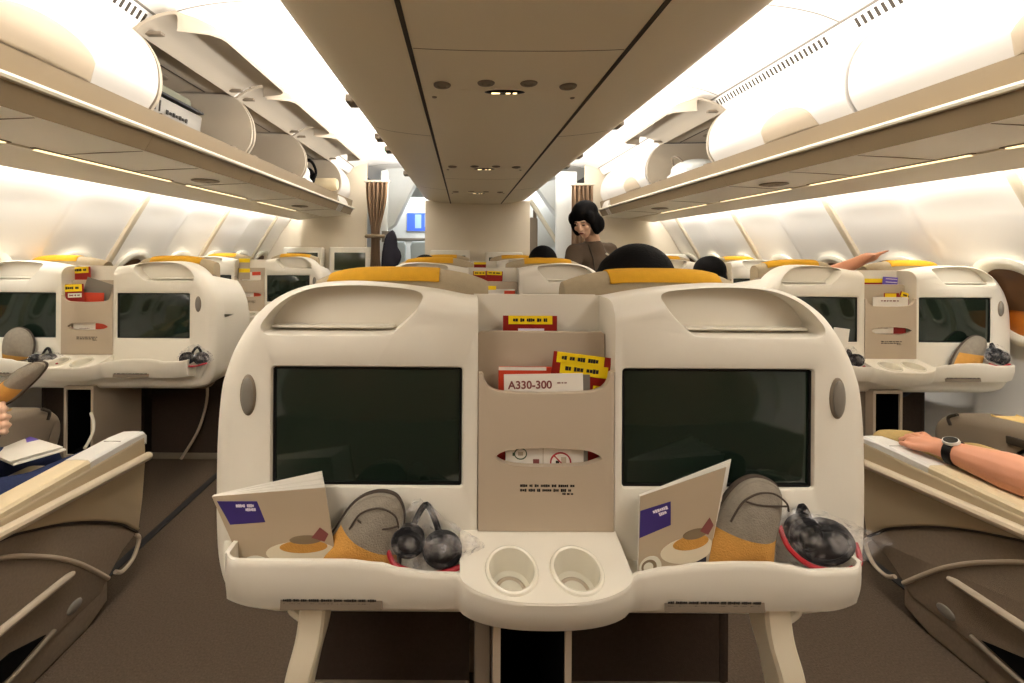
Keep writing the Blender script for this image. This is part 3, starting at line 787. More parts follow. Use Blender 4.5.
    for s in (-1, 1): MB().tube(spline([(s*.33, .385, .60), (s*.40, .38, .42), (s*.36, .37, .2), (s*.26, .36, .02)], 6), .008).build('footwell_seam', 'pocket', t)
    # the two seats behind the shell
    for s in (-1, 1):
        cx = s*.305
        MB().box((cx, .20, .80), (.47, .10, .62), rot=(-.05, 0, 0), bevel=.035, seg=3).build('backrest', 'fabric', t)
        MB().box((cx, .62, .40), (.49, .42, .16), bevel=.04, seg=3).build('seat_cushion', 'seat', t)
        MB().box((cx, .68, .165), (.46, .45, .33), bevel=.02).build('seat_base', 'fabric', t)
        # wrap-round headrest with ochre cover
        def hrest(w0, w1, grow, m, name, zt, zb, par):
            loops = []
            for i in range(25):
                u = w0+(w1-w0)*i/24; q = u/.212
                yc = .215+.045*abs(q)**2.6; drop = .034*abs(q)**3.2
                hz = zt-drop+grow; th = .036+grow
                sec = []
                for k in range(9):
                    a = PI*k/8; sec.append((cx+u, yc-th*math.cos(a), hz-.032+(.032)*math.sin(a)))
                lo = [(cx+u, yc+th, zb), (cx+u, yc-th, zb)]
                loops.append(sec+lo)
            return MB().loft(loops).build(name, m, par, angle=50)
        h = hrest(-.212, .212, 0, 'seat', 'headrest', 1.2065, .98, t)
        if s < 0: hrest(-.172, .095, .003, 'yellow', 'headrest_cover', 1.2065, 1.178, h)
        else: hrest(-.115, .152, .003, 'yellow', 'headrest_cover', 1.2065, 1.178, h)
    for cx, w in ((-.02, .085), (-.585, .03), (.585, .03)):
        MB().box((cx, .62, .61), (w, .5, .06), rot=(-.04, 0, 0), bevel=.012).build('armrest', 'pad', t)
        MB().box((cx, .62, .31), (w*.8, .44, .60), bevel=.01).build('armrest_panel', 'dark', t)
    return t
PAIRS = {}
PAIRS['c1'] = build_pair(); pr = PAIRS['c1']; pr.location = (CX, .865, 0)
pr['label'] = 'nearest cream twin seat back in the centre with two big dark screens'; pr['group'] = 'twin business seats'
for k, loc, lb, rz in (('c2', (CX, 2.335, 0), 'second centre twin seat back, behind the ochre headrests of the nearest one', 0),
                   ('c3', (CX, 3.83, 0), 'farthest centre twin seat back, facing the bulkhead', 0),
                   ('l1', (CX-2.055, 2.27, 0), 'nearer cream twin seat back on the left with cup holders', 0),
                   ('l2', (CX-2.0, 3.88, 0), 'farther twin seat back on the left with a greenish screen showing', 0),
                   ('r1', (CX+2.005, 2.28, 0), 'nearer cream twin seat back on the right beside the big window', 0),
                   ('r2', (CX+1.977, 3.80, 0), 'farther twin seat back on the right', 0)):
    PAIRS[k] = dup(pr, loc, lb, rz, skip=('footwell_seam',) if k[0] == 'c' else ('leg', 'hook'))
for ch in list(pr.children):
    if ch.name.startswith('footwell_seam'): bpy.data.objects.remove(ch)
# screens standing before the bulkhead
for px0, px1, py, lb in ((329, 371, 247, 'white console with greenish screen at the left bulkhead, beside the curtain'), (283, 322, 247, 'white console at the left bulkhead by the side wall'), (430, 470, 250, 'white console at the centre bulkhead, left one'), (486, 523, 252, 'white console at the centre bulkhead, right one'), (612, 650, 254, 'white console at the right bulkhead, inner one'), (660, 700, 254, 'white console at the right bulkhead, outer one')):
    a, b_ = P(px0, py, 6.22), P(px1, py, 6.22); w = b_.x-a.x
    t = thing('bulkhead_console', lb, 'screen console', ((a.x+b_.x)/2, 6.22*K, 0), 0, 'screen consoles at the bulkhead')
    MB().box((0, .06, a.z/2), (w, .12, a.z), bevel=.02, seg=3).build('cabinet', 'shell', t)
    so = MB().box((0, -.002, a.z-.17), (.37, .008, .21), bevel=.002).build('screen', 'screenlit', t)
    MB().box((0, .0, a.z-.17), (.385, .006, .225), bevel=.002).build('screen_frame', 'rim', so)
    MB().box((0, -.06, .62), (w*.9, .10, .10), bevel=.02).build('foot_shelf', 'pocket', t)
# ------------------------------------------------------------------ near reclining seats beside the aisles
def near_seat(s, label):
    t = thing('reclining_seat_pair', label, 'aircraft seat pair', (X(s, 1.97), .9, 0), 0, 'reclining seats level with the viewer')
    off = Vector((X(s, 1.97), .9, 0))
    def L(a, Yo, z): return Vector((X(s, a), Yo*K, z))-off
    A = 1.362
    def fnA(a0): return lambda u, d, v: tuple(L(a0+d, u, v))
    arc = [(p[0], p[1]) for p in spline([(1.95, .185), (1.90, .228), (1.85, .268), (1.73, .338), (1.61, .397), (1.48, .447), (1.35, .483), (1.1, .506), (.8, .517), (.4, .52)], 5)]
    up = [(1.985, .532), (1.992, .45), (1.975, .30)]+arc+[(.4, .65), (1.0, .550), (1.35, .538)]
    MB().prism(up, 0, .05, .012, 0, 5, fnA(A)).build('side_panel', 'taupe2', t, angle=40)
    MB().prism([(p[0]+.003, p[1]+.004) for p in arc]+[(p[0], p[1]-.004) for p in arc[::-1]], .004, .03, 0, 0, 3, fnA(A)).build('panel_shadow_gap', 'seam', t)
    lo = [(p[0], p[1]-.003) for p in arc]+[(.4, .08), (1.76, .08), (1.80, .115), (1.87, .160)]
    MB().prism(lo, .008, .06, .010, 0, 4, fnA(A)).build('lower_panel', 'fabric', t, angle=40)
    MB().prism([(.4, .0), (1.70, .0), (1.80, .03), (1.80, .10), (.4, .10)], .012, .40, .012, 0, 4, fnA(A)).build('base', 'fabric', t, angle=40)
    MB().tube([L(A+.006, *p) for p in spline([(1.79, .112), (1.72, .182), (1.63, .265), (1.51, .352), (1.35, .438), (1.15, .470), (.9, .482), (.5, .485)], 6)], .0065).build('trim_arc', 'pocket', t)
    MB().tube([L(A-.002, 1.615, .238), L(A-.004, 1.59, .242), L(A-.004, .5, .262)], [.008, .0115, .0115]).build('grab_bar', 'pocket', t)
    b = MB(); b.prism([(1.52, .118), (1.40, .158), (.5, .175), (.5, .105), (1.40, .098)], .004, .03, 0, 0, 3, fnA(A)); b.build('foot_slot', 'void', t)
    MB().tube([L(A+.004, *p) for p in spline([(1.55, .108), (1.42, .088), (1.2, .08), (.5, .078)], 5)], .007).build('slot_edge', 'taupe', t)
    MB().ell(L(A+.008, 1.635, .122), (.008, .028, .018)).build('release_button', 'grey', t)
    MB().tube([L(A+.01, *p) for p in spline([(1.945, .18), (1.965, .15), (1.93, .10), (1.87, .088), (1.83, .11)], 5)], .007).build('corner_loop', 'pocket', t)
    MB().tube([L(A-.006, 1.997, .455), L(A-.010, 1.985, .4565), L(A-.010, 1.35, .505), L(A-.010, .4, .575)], [.012, .0175, .0175, .0175], flat=.9).build('arm_rail', 'silver2', t)
    # arm top: pad with bright end cap
    sec = lambda Yo, z: [L(a, Yo, z+dz) for a, dz in ((1.366, -.04), (1.366, -.008), (1.373, 0), (1.41, .001), (1.447, -.001), (1.456, -.009), (1.457, -.05))]
    MB().loft([sec(1.70, .557), sec(1.35, .557), sec(.4, .56)]).build('arm_pad', 'pad', t)
    MB().loft([sec(1.998, .538), sec(1.985, .550), sec(1.90, .5575), sec(1.695, .5585)]).build('arm_end_cap', 'silver', t)
    MB().box(L(1.405, 1.86, .558), (.06, .003, .002), rot=(0, 0, 0)).build('cap_line', 'taupe', t)
    # inboard and outboard cushions, leg rests, backs
    for a in (1.66, 2.28):
        MB().box(L(a, 1.15, .40), (.44, .55, .14), rot=(.05, 0, 0), bevel=.04, seg=3).build('seat_cushion', 'seat', t)
        MB().box(L(a, 1.82, .36), (.42, .42, .10), rot=(-.08, 0, 0), bevel=.03, seg=3).build('leg_rest', 'seat', t)
        MB().box(L(a, .62, .72), (.46, .16, .70), rot=(.35, 0, 0), bevel=.05, seg=3).build('backrest', 'seat', t)
        MB().box(L(a, 1.2, .17), (.40, .9, .32), bevel=.03).build('seat_base', 'fabric', t)
    # console between the two seats with rounded nose
    nose = [(p[0], p[1]) for p in spline([(.5, .68), (1.2, .655), (1.7, .632), (2.0, .612), (2.16, .585), (2.25, .53), (2.27, .46), (2.24, .38), (2.16, .32), (2.0, .29), (.5, .29)], 5)]
    MB().prism(nose, 0, .17, .045, .045, 5, lambda u, d, v: tuple(L(1.885+d, u, v))).build('centre_console', 'taupe', t, angle=50)
    MB().tube([L(1.884, *p) for p in spline([(2.14, .585), (2.18, .56), (2.17, .53)], 4)], .006).build('console_handle', 'seam', t)
    pd = [(p[0], p[1]) for p in spline([(.6, .685), (1.2, .66), (1.7, .638), (1.98, .62), (2.05, .608), (2.04, .60), (1.9, .60), (.6, .66)], 4)]
    MB().prism(pd, 0, .10, .015, .015, 4, lambda u, d, v: tuple(L(1.93+d, u, v))).build('console_pad', 'pale', t, angle=50)
    MB().box(L(1.88, 1.85, .56), (.012, .16, .03), rot=(-.06, 0, 0), bevel=.004).build('console_latch', 'seam', t)
    return t
M['taupe2'] = mat('side_panel_taupe', (178, 160, 130), .5, .35, noise=.03, nscale=6, bump=.03, bscale=300)
M['silver2'] = mat('arm_rail_beige', (206, 190, 164), .35, .5, noise=.03, nscale=10)
near_seat(-1, 'taupe reclining seat pair at the lower left with a jeans-clad passenger')
near_seat(1, 'taupe reclining seat pair at the lower right with a passenger arm on it')

# ------------------------------------------------------------------ printed matter
def leafquad(q, th):
    """slab over four corner points TL TR BR BL"""
    q = [Vector(p) for p in q]; n = (q[1]-q[0]).cross(q[3]-q[0]).normalized()
    mb = MB(); mb.loft([[p+n*d for p in q] for d in (-th/2, th/2)]); return mb, n
def uvp(q, u, v): return q[0].lerp(q[1], u).lerp(q[3].lerp(q[2], u), v)
def decal(par, name, m, q, n, uv, off):
    mb = MB(); pts = [uvp(q, min(max(u, .004), .996), min(max(v, .004), .996)) for u, v in uv]
    mb.loft([[p+n*(off+d) for p in pts] for d in (0, .0004)]); return mb.build(name, m, par)
def ellu(cu, cv, ru, rv, n=28, a0=0, a1=2*PI): return [(cu+ru*math.cos(a0+(a1-a0)*k/n), cv+rv*math.sin(a0+(a1-a0)*k/n)) for k in range(n)]
def brochure(label, q0, tr_back, br_back, pb):
    q = [P(*p) for p in q0]; trb, brb = P(*tr_back), P(*br_back)
    nn = (q[1]-q[0]).cross(q[3]-q[0]); cm = Vector((0, 0, ZC)); dr = q[2]-cm
    q[2] = cm+dr*((q[0]-cm).dot(nn)/dr.dot(nn))
    c = sum(q, Vector())/4; t = thing('brochure', label, 'brochure', c, 0)
    q = [p-c for p in q]; trb -= c; brb -= c
    mb, n = leafquad(q, .0012)
    if n.y > 0: n = -n
    fc = mb.build('front_cover', 'cover', t)
    pg = MB()
    for k in range(1, 10):
        f = k/10; a = q[1].lerp(trb, f)+Vector((0, 0, -.001*(k % 3))); b = q[2].lerp(brb, f)
        m2, _ = leafquad([q[0]-n*.0004*k, a, b, q[3]-n*.0004*k], .0009); pg.add(m2.bm)
    pg.build('pages', 'white', t)
    leafquad([q[0]-n*.005, trb, brb, q[3]-n*.005], .0012)[0].build('back_cover', 'white', t)
    o = .0008
    blk = decal(fc, 'title_block', 'purple', q, n, pb, o)
    for (u0, u1, f) in ((.42, .93, .20), (.62, .93, .38)):
        bl = [uvp(q, *p) for p in pb]
        a, b = uvp(bl, u0, f), uvp(bl, u1, f); mb = MB(); x = (b-a); L_ = x.length
        dashes(mb, frame(a+n*(o+.0008), x, q[0]-q[3]), L_, .0062, 1, words=(5, 9)); mb.build('title', 'inkwhite', blk)
    decal(fc, 'printed_plate', 'stow', q, n, ellu(.66, .70, .36, .13), o)
    decal(fc, 'printed_food', 'ochre', q, n, ellu(.70, .63, .24, .07), o+.0005)
    decal(fc, 'printed_food', 'fascia', q, n, ellu(.74, .55, .16, .05), o+.0008)
    decal(fc, 'printed_food', 'inkred', q, n, [(.80, .53), (.90, .42), (.97, .50), (.92, .58)], o+.0010)
    decal(fc, 'printed_bowl', 'rim', q, n, ellu(.17, .84, .16, .13), o)
    decal(fc, 'printed_bowl', 'fascia', q, n, ellu(.15, .83, .11, .085), o+.0005)
    decal(fc, 'printed_bowl', 'rim', q, n, ellu(.14, .83, .07, .055), o+.0008)
    decal(fc, 'printed_shadow', 'shirt', q, n, [(.60, .90), (.95, .78), (1, .99), (.60, .99)], o+.0003)
    return t
brochure('open brochure with violet title block at the left end of the nearest shelf', [(212, 496.5, .955), (325, 487.5, .925), (339, 578, .940), (249, 580, .965)], (322, 471, .985), (333, 566, .985), [(.03, .055), (.385, .09), (.40, .33), (.06, .335)])
brochure('thick brochure with violet title block standing right of the cup holders', [(640, 496.5, .945), (726, 467, .93), (705, 580, .935), (638, 582, .955)], (731, 459, 1.0), (712, 566, .990), [(.0, .165), (.375, .16), (.405, .41), (.0, .48)])

def card(name, label, cat, px0, px1, py0, py1, Y, m, tilt=0, drop=.03, stickers=(), group=None, th=.0014):
    """upright card facing the rear: pixel edges px0..px1, top py0; reaches drop below py1"""
    a, b = P(px0, py0, Y), P(px1, py1, Y); w, h = b.x-a.x, a.z-b.z+drop
    c = Vector(((a.x+b.x)/2, a.y, a.z-h/2))
    t = thing(name, label, cat, c, 0, group); t.rotation_euler = (0, tilt, 0)
    MB().box((0, 0, 0), (w, th, h), bevel=th*.3, seg=1).build('card', m, t)
    for (u0, u1, v0, v1, ms, txt) in stickers:
        so = MB().box(((u0+u1-1)/2*w, -th*.5-.0006, h/2-(v0+v1)/2*(a.z-b.z)), ((u1-u0)*w, .0008, (v1-v0)*(a.z-b.z)), bevel=.0002, seg=1).build('sticker', ms, t)
        if txt:
            d = MB(); sw, shh = (u1-u0)*w, (v1-v0)*(a.z-b.z)
            dashes(d, frame(((u0-.5)*w+sw*.10, -th*.5-.0016, h/2-(v0+v1)/2*(a.z-b.z)), (1, 0, 0), (0, 0, 1)), sw*.82, shh*.42, 1, words=(2, 4)); d.build('lettering', txt, so)
    return t
# nearest console: four pieces of literature and the safety card behind the slot
card('red_card', 'red card with a yellow sticker in the upper pocket of the nearest console', 'card', 503, 557, 315.5, 331, 1.095, 'red', 0, .08, ((.10, .91, 0, .56, 'ylab', 'ink'), (.28, .76, .84, 1.02, 'inkwhite', None)))
card('red_booklet', 'orange-red booklet with white page edges behind the aircraft-type card', 'booklet', 498.5, 611.5, 366.5, 400, 1.045, 'orange', 0, .14, ((0, .42, 0, .10, 'white', None), (.86, .97, .0, .08, 'white', None)), th=.006)
card('red_card', 'tilted dark red card with two yellow stickers in the front pocket', 'card', 549, 607, 354, 392, 1.03, 'red', .12, .08, ((.06, .88, .0, .28, 'ylab', 'ink'), (.14, .96, .26, .56, 'ylab', 'ink'), (.74, .88, .78, 1.02, 'ylab', 'ink')))
t = card('safety_card', 'white card printed A330-300 in the front pocket of the nearest console', 'card', 504.5, 583.5, 373.5, 393, 1.018, 'white', -.02, .10)
mb = MB(); text(mb, 'A330-300', .0215, frame(P(508.5, 388, 1.018)-Vector(t.location)-Vector((0, .0012, 0)), (1, 0, 0), (0, 0, 1)), .0003); mb.build('printed_title', 'inkred', t)
mb = MB(); dashes(mb, frame(P(557.5, 383, 1.018)-Vector(t.location)-Vector((0, .0012, 0)), (1, 0, 0), (0, 0, 1)), .02, .003); mb.build('printed_note', 'inkred', t)
card('leaflet', 'grey leaflet edge just right of the A330-300 card', 'leaflet', 576, 590.5, 374.5, 393, 1.024, 'grey', -.02, .10)
t = card('safety_leaflet', 'white leaflet with no-phone sign seen through the pocket slot', 'leaflet', 505.5, 586, 440, 470, 1.0185, 'white', 0, .02)
tl = Vector(t.location); Q = lambda px, py, d=.0012: P(px, py, 1.0185)-tl-Vector((0, d, 0))
MB().box(Q(543, 456), (.0012, .0006, .05)).build('fold_line', 'pocket', t)
MB().box(Q(585.5, 456), (.008, .0008, .05)).build('grey_edge', 'grey', t)
MB().tube([Q(520.5, 453.5)+Vector((.0117*math.cos(a), 0, .0105*math.sin(a))) for a in [2*PI*k/30 for k in range(30)]], .0011, 6, closed=True).build('green_emblem', 'green', t)
MB().box(Q(520.5, 453.5), (.010, .0006, .007)).build('emblem_centre', 'pocket', t)
MB().box(Q(513.5, 454), (.004, .0006, .006)).build('emblem_tab', 'green', t)
MB().box(Q(536, 461.5), (.012, .0006, .010)).build('maroon_square', 'inkred', t)
rg = MB(); cc = Q(560.5, 462); rg.tube([cc+Vector((.0195*math.cos(a), 0, .0185*math.sin(a))) for a in [2*PI*k/36 for k in range(36)]], .0016, 6, closed=True); rg.tube([cc+Vector((-.013, 0, .013)), cc+Vector((.013, 0, -.013))], .0014, 6); rg.build('no_phone_sign', 'redcord', t)
MB().box(cc+Vector((-.006, .0003, -.002)), (.007, .0006, .010), bevel=.0002).build('phone_symbol', 'ink', t)
MB().box(cc+Vector((.006, .0003, .004)), (.010, .0006, .012), bevel=.0002).build('device_symbol', 'pocket', t)
card('red_booklet', 'maroon booklet whose tips show at both ends of the pocket slot', 'booklet', 496, 604, 442, 470, 1.026, 'red', 0, .02)
# other consoles
G = 'literature in the other consoles'
for nm, lb, a, b_, c_, d_, Y, m, tl_, st in (
    ('red_card', 'red card with yellow sticker in the upper pocket, nearer left console', 67, 91, 267, 277, 2.715, 'red', -.06, ((.08, .92, .0, .62, 'ylab', 'ink'),)),
    ('red_card', 'red card with big yellow sticker in the front pocket, nearer left console', 63, 84, 284, 299, 2.648, 'red', -.04, ((.06, .92, .02, .50, 'ylab', 'ink'), (.25, .9, .62, .9, 'white', 'inkred'))),
    ('red_booklet', 'plain orange-red booklet in the front pocket, nearer left console', 76, 104, 292.5, 300, 2.66, 'orange', .02, ()),
    ('leaflet', 'grey leaflet leaning to the right in the nearer left console', 83, 110, 280, 296, 2.676, 'grey', .30, ()),
    ('red_card', 'yellow-topped card at the upper left of the nearer right console', 864, 884, 278.5, 284, 2.74, 'red', 0, ((.0, 1.0, .0, .75, 'ylab', None),)),
    ('violet_card', 'violet card standing in the upper pocket of the nearer right console', 882, 897, 277, 293, 2.725, 'purplebox', .06, ((.2, .95, .1, .14, 'inkwhite', None), (.2, .95, .3, .34, 'inkwhite', None))),
    ('red_card', 'yellow-labelled card left of the tilted one, nearer right console', 884, 899, 293, 300, 2.67, 'red', 0, ((.05, .8, .05, .65, 'ylab', None),)),
    ('red_card', 'tilted red card with yellow sticker in the nearer right console', 897, 919, 294, 303, 2.682, 'red', .32, ((.05, .85, .0, .6, 'ylab', 'ink'),)),
    ('leaflet', 'white leaflet low in the front pocket of the nearer right console', 873, 908, 297, 304, 2.66, 'white', 0, ((.15, .8, .3, .8, 'white', 'inkred'),)),
    ('yellow_card', 'card with yellow top strip in the upper pocket of the farther left console', 239, 250, 258.5, 262.5, 4.58, 'pocket', 0, ((.0, 1, 0, 1, 'ylab', None),)),
    ('yellow_card', 'second yellow-topped card lower in the farther left console', 239, 250, 268.5, 272.5, 4.525, 'pocket', 0, ((.0, 1, 0, 1, 'ylab', None),)),
    ('leaflet', 'white leaflet with red end in the farther left console', 242, 261, 272, 279, 4.53, 'white', -.05, ((.55, 1, .0, .5, 'orange', None),)),
    ('red_card', 'left yellow-topped card in the second centre console', 473, 486, 271, 276, 2.79, 'red', 0, ((.05, .95, 0, .8, 'ylab', 'ink'),)),
    ('red_card', 'right yellow-topped card in the second centre console', 486, 502.5, 271, 276, 2.79, 'red', .04, ((.05, .95, 0, .8, 'ylab', 'ink'),)),
    ('leaflet', 'white and red leaflet low in the second centre console', 488, 515, 289, 297, 2.74, 'white', 0, ((.6, 1, .2, 1, 'orange', None), (.0, .3, -.4, .1, 'ylab', None))),
    ('red_card', 'yellow-topped card in the farthest centre console', 474, 486, 262, 265, 4.53, 'red', 0, ((.0, 1, 0, .8, 'ylab', None),))):
    card(nm, lb, 'booklet' if 'booklet' in nm else ('leaflet' if nm == 'leaflet' else 'card'), a, b_, c_, d_, Y, m, tl_, .06, st, G)
for key, lb in (('l1', 'white leaflet with red end in the slot of the nearer left console'), ('r1', 'white leaflet with maroon end in the slot of the nearer right console'), ('l2', 'white leaflet in the slot of the farther left console')):
    lc = PAIRS[key].location; Y = (lc.y+.0155)/K; sc_ = 520/Y
    px0, px1 = VPX+(lc.x-.078)*sc_, VPX+(lc.x+.098)*sc_; py = VPY+(ZC-.854)*sc_
    h = .030*sc_
    t = card('safety_leaflet', lb, 'leaflet', px0, px1, py-h, py+h, Y, 'white', 0, 0, ((.64, 1.0, -.02, 1.02, 'orange' if key != 'r1' else 'red', None), (.15, .5, .45, .6, 'white', 'inkred')), G)

# ------------------------------------------------------------------ slippers
def slipper(label, pts, Y, line, H=.030, rim=(), ang=0, group='felt slippers', dY=0):
    pl = [(p[0], p[1]) for p in spline([(P(a, b, Y).x, P(a, b, Y).z) for a, b in pts], 5, closed=True)]
    cx = sum(p[0] for p in pl)/len(pl); cz = sum(p[1] for p in pl)/len(pl); y0 = Y*K
    t = thing('slipper', label, 'slipper', (cx, y0, cz), 0, group)
    lo = [(p[0]-cx, p[1]-cz) for p in pl]
    MB().prism(lo, 0, .010, .003, .003, 3).build('sole', 'feltd', t)
    MB().prism(inset(lo, .003), -.008, .0, .003, 0, 3).build('insole', 'felt', t)
    a, b = [Vector((P(*q, Y).x-cx, P(*q, Y).z-cz)) for q in line]
    li = inset(lo, .0045); up, toe = MB(), MB(); n = len(li); R = 22
    rings = []
    for k in range(R+1):
        f = max(1-k/R, .001); h = H*(1-f**2.2)
        rings.append([Vector((p[0]*f, -.006-h, p[1]*f)) for p in li])
    for mbx, keep in ((up, 1), (toe, -1)):
        mbx.loft(rings, cap=False)
        dx_, dz_ = b.x-a.x, b.y-a.y
        no = Vector((-dz_, 0, dx_)).normalized()*keep
        bmesh.ops.bisect_plane(mbx.bm, geom=mbx.bm.verts[:]+mbx.bm.edges[:]+mbx.bm.faces[:], plane_co=(a.x, -H, a.y), plane_no=no, clear_inner=True)
    for mbx, nm, m in ((up, 'upper', 'felt'), (toe, 'toe_cap', 'ochre')):
        bmesh.ops.remove_doubles(mbx.bm, verts=mbx.bm.verts[:], dist=.0002)
        if len(mbx.bm.faces): mbx.build(nm, m, t, angle=180)
        else: mbx.bm.free()
    for r in rim:
        q = [Vector((P(*p, Y).x-cx, -.012-H*.5, P(*p, Y).z-cz)) for p in r]
        MB().tube(spline(q, 6), .0017, 8).build('opening_edge', 'feltd', t)
    return t
slipper('grey slipper with ochre lower half on the nearest shelf, left of the bagged headset', [(316, 558), (324, 543), (335, 527), (348, 508), (362, 496), (380, 491), (396, 495), (404, 508), (405, 524), (401, 545), (397, 575), (360, 580), (322, 576)], .957, ((331, 516), (400, 553)), rim=([(353, 520), (364, 505), (382, 500), (397, 507), (401, 519)], [(361, 511), (371, 518), (388, 520), (400, 517)]))
slipper('grey slipper with ochre lower half on the nearest shelf, beside the thick brochure', [(698, 562), (703, 540), (713, 517), (728, 493), (742, 480), (757, 476), (773, 481), (781, 492), (781, 512), (776, 540), (769, 578), (735, 582), (702, 578)], .957, ((705, 522), (780, 538)), rim=([(722, 513), (733, 495), (748, 486), (764, 486), (776, 495), (778, 503)], [(736, 493), (750, 497), (766, 498), (777, 498)]))
slipper('grey slipper with ochre lower half on the nearer right shelf', [(949.5, 370), (953, 358), (962, 344), (974, 335.5), (984, 338), (986, 347), (981, 366), (978, 376), (952, 376)], 2.60, ((950, 351), (990, 356)))
slipper('grey slipper upright at the left end of the nearer left shelf', [(2.5, 352), (4, 338), (10, 330), (19, 327), (29, 331), (34, 341), (33, 353), (28, 360), (6, 362)], 2.59, ((-6, 351), (40, 358)))
slipper('big slipper held up by the left passenger, ochre heel towards the hand', [(46.5, 366), (43, 361.5), (33, 362), (16, 370), (4, 380), (-22, 398), (-34, 414), (-24, 424), (-2, 410), (16, 399), (28, 388), (40, 376)], 1.83, ((4, 378), (25.5, 389)), H=.028)

# ------------------------------------------------------------------ bagged headsets
from mathutils import noise as mnoise
def headset(c, sc, label, cups, band, filmr, tail, group='headsets in plastic bags', filml=''):
    t = thing('headset', label, 'headset', c, 0, group)
    for (dx, dz, r, ry) in cups:
        cu = MB(); cu.ell((dx*sc, 0, dz*sc), (r*sc, .022*sc, ry*sc)); co = cu.build('ear_cup', 'black', t)
        MB().tube([(dx*sc+r*sc*.78*math.cos(a), -.012*sc, dz*sc+ry*sc*.78*math.sin(a)) for a in [2*PI*k/26 for k in range(26)]], .008*sc, 8, closed=True).build('ear_cushion', 'foam', co)
    MB().tube(spline([(a*sc, y*sc, b*sc) for a, y, b in band], 8), .0050*sc, 8, flat=.8).build('red_band', 'redcord', t)
    MB().tube(spline([(cups[0][0]*sc, .012*sc, cups[0][1]*sc), ((cups[0][0]+cups[-1][0])/2*sc, .02*sc, (cups[0][1]+.05)*sc), (cups[-1][0]*sc, .012*sc, cups[-1][1]*sc)], 8), .006*sc, 8).build('headband', 'foam', t)
    b = MB(); bmesh.ops.create_icosphere(b.bm, subdivisions=5, radius=1)
    for v in b.bm.verts:
        p = v.co.copy(); k = 1+.16*mnoise.noise(p*2.6+Vector(c)*9)+.10*abs(mnoise.noise(p*6.5+Vector(c)*5))
        q = Vector((p.x*filmr[0], p.y*filmr[1], p.z*filmr[2]))*k
        for (tx, tz, pw) in tail:
            d = Vector((tx, 0, tz)); f = max(0, p.dot(d.normalized()))**pw; q += d*f*(1+.4*mnoise.noise(p*9))
        v.co = q*sc
    fb = thing('plastic_bag', filml or label.replace('headset', 'bag').replace('black', 'clear plastic')[:1]+label[1:], 'plastic bag', c, 0, 'clear plastic bags')
    b.build('film', 'film', fb, angle=180)
    fb['label'] = filml
    return t
headset(P(425, 545, .952), 1.0, 'bagged black headset just left of the cup holders', [(-.030, .012, .030, .026), (.032, -.004, .036, .030)], [(-.066, -.012, .0), (-.052, -.02, -.022), (-.01, -.022, -.036), (.03, -.022, -.036), (.066, -.016, -.028)], (.072, .030, .045), ((-.005, .035, 6), (.03, -.0, 8)), filml='crumpled clear bag around the headset left of the cup holders')
headset(P(818, 542, .957), 1.0, 'bagged black headset at the right end of the nearest shelf', [(.004, .004, .058, .040), (-.03, .02, .03, .03)], [(-.072, .0, .03), (-.066, -.018, .0), (-.03, -.024, -.028), (.02, -.026, -.036), (.06, -.018, -.026), (.068, .0, .0)], (.080, .032, .050), ((.045, .0, 7), (-.02, .02, 6)), filml='crumpled clear bag around the headset at the right end of the nearest shelf')
headset(P(195, 358, 2.585), 1.0, 'bagged headset on the nearer left shelf under the right screen', [(-.035, .0, .036, .030), (.035, .0, .036, .030)], [(-.07, -.02, -.02), (0, -.024, -.036), (.07, -.02, -.02)], (.082, .032, .045), ((0, .02, 5),), filml='crumpled bag on the nearer left shelf under the right screen')
headset(P(44, 359, 2.585), 1.0, 'bagged headset beside the upright slipper on the nearer left shelf', [(-.03, .0, .036, .026), (.03, .002, .034, .026)], [(-.06, -.02, -.016), (0, -.024, -.03), (.085, -.02, -.016)], (.078, .032, .040), ((.04, .0, 6),), filml='crumpled bag beside the upright slipper on the nearer left shelf')
headset(P(995, 357, 2.575), 1.0, 'bagged headset beside the slipper on the nearer right shelf', [(-.01, .012, .040, .036), (.025, -.004, .034, .034)], [(-.05, -.02, -.03), (0, -.024, -.042), (.05, -.02, -.03)], (.066, .032, .055), ((0, .01, 5),), filml='crumpled bag beside the slipper on the nearer right shelf')
headset(P(851, 361, 2.575), 1.0, 'bagged headset on the nearer right shelf, partly behind the nearest shell', [(-.01, .0, .034, .036), (.02, .006, .034, .03)], [(-.04, -.02, -.03), (0, -.024, -.042), (.05, -.02, -.02)], (.060, .032, .050), ((0, .02, 5),), filml='crumpled bag on the nearer right shelf, partly behind the nearest shell')
t = card('leaflet', 'white leaflet leaning on the left screen of the nearer right pair', 'leaflet', 832, 848, 328, 341, 2.615, 'white', .12, .08)
# ------------------------------------------------------------------ people
def basis(fwd, up=(0, 0, 1)):
    f = Vector(fwd).normalized(); r = f.cross(Vector(up)).normalized(); u = r.cross(f)
    return r, f, u
def head_shapes(mb, c, fwd, up=(0, 0, 1), s=1.0):
    r, f, u = basis(fwd, up); c = Vector(c)
    R = Matrix((r, f, u)).transposed()
    w = lambda a, b, d: c+(r*a+f*b+u*d)*s
    mb.ell(w(0, -.012, .03), (.074*s, .092*s, .088*s), R)
    mb.ell(w(0, .030, -.035), (.056*s, .058*s, .070*s), R)
    mb.ell(w(0, .052, -.085), (.028*s, .026*s, .022*s), R)
    for k in (-1, 1):
        mb.ell(w(k*.038, .062, -.028), (.024*s, .020*s, .022*s), R)
        mb.ell(w(k*.074, -.012, -.005), (.010*s, .020*s, .032*s), R)
        mb.ell(w(k*.030, .078, .018), (.020*s, .010*s, .008*s), R)
    mb.cap(w(0, .084, .010), .007*s, w(0, .102, -.026), .0115*s)
    mb.ell(w(0, .096, -.030), (.016*s, .010*s, .008*s), R)
    mb.ell(w(0, .086, -.057), (.022*s, .010*s, .0075*s), R)
    return w, R
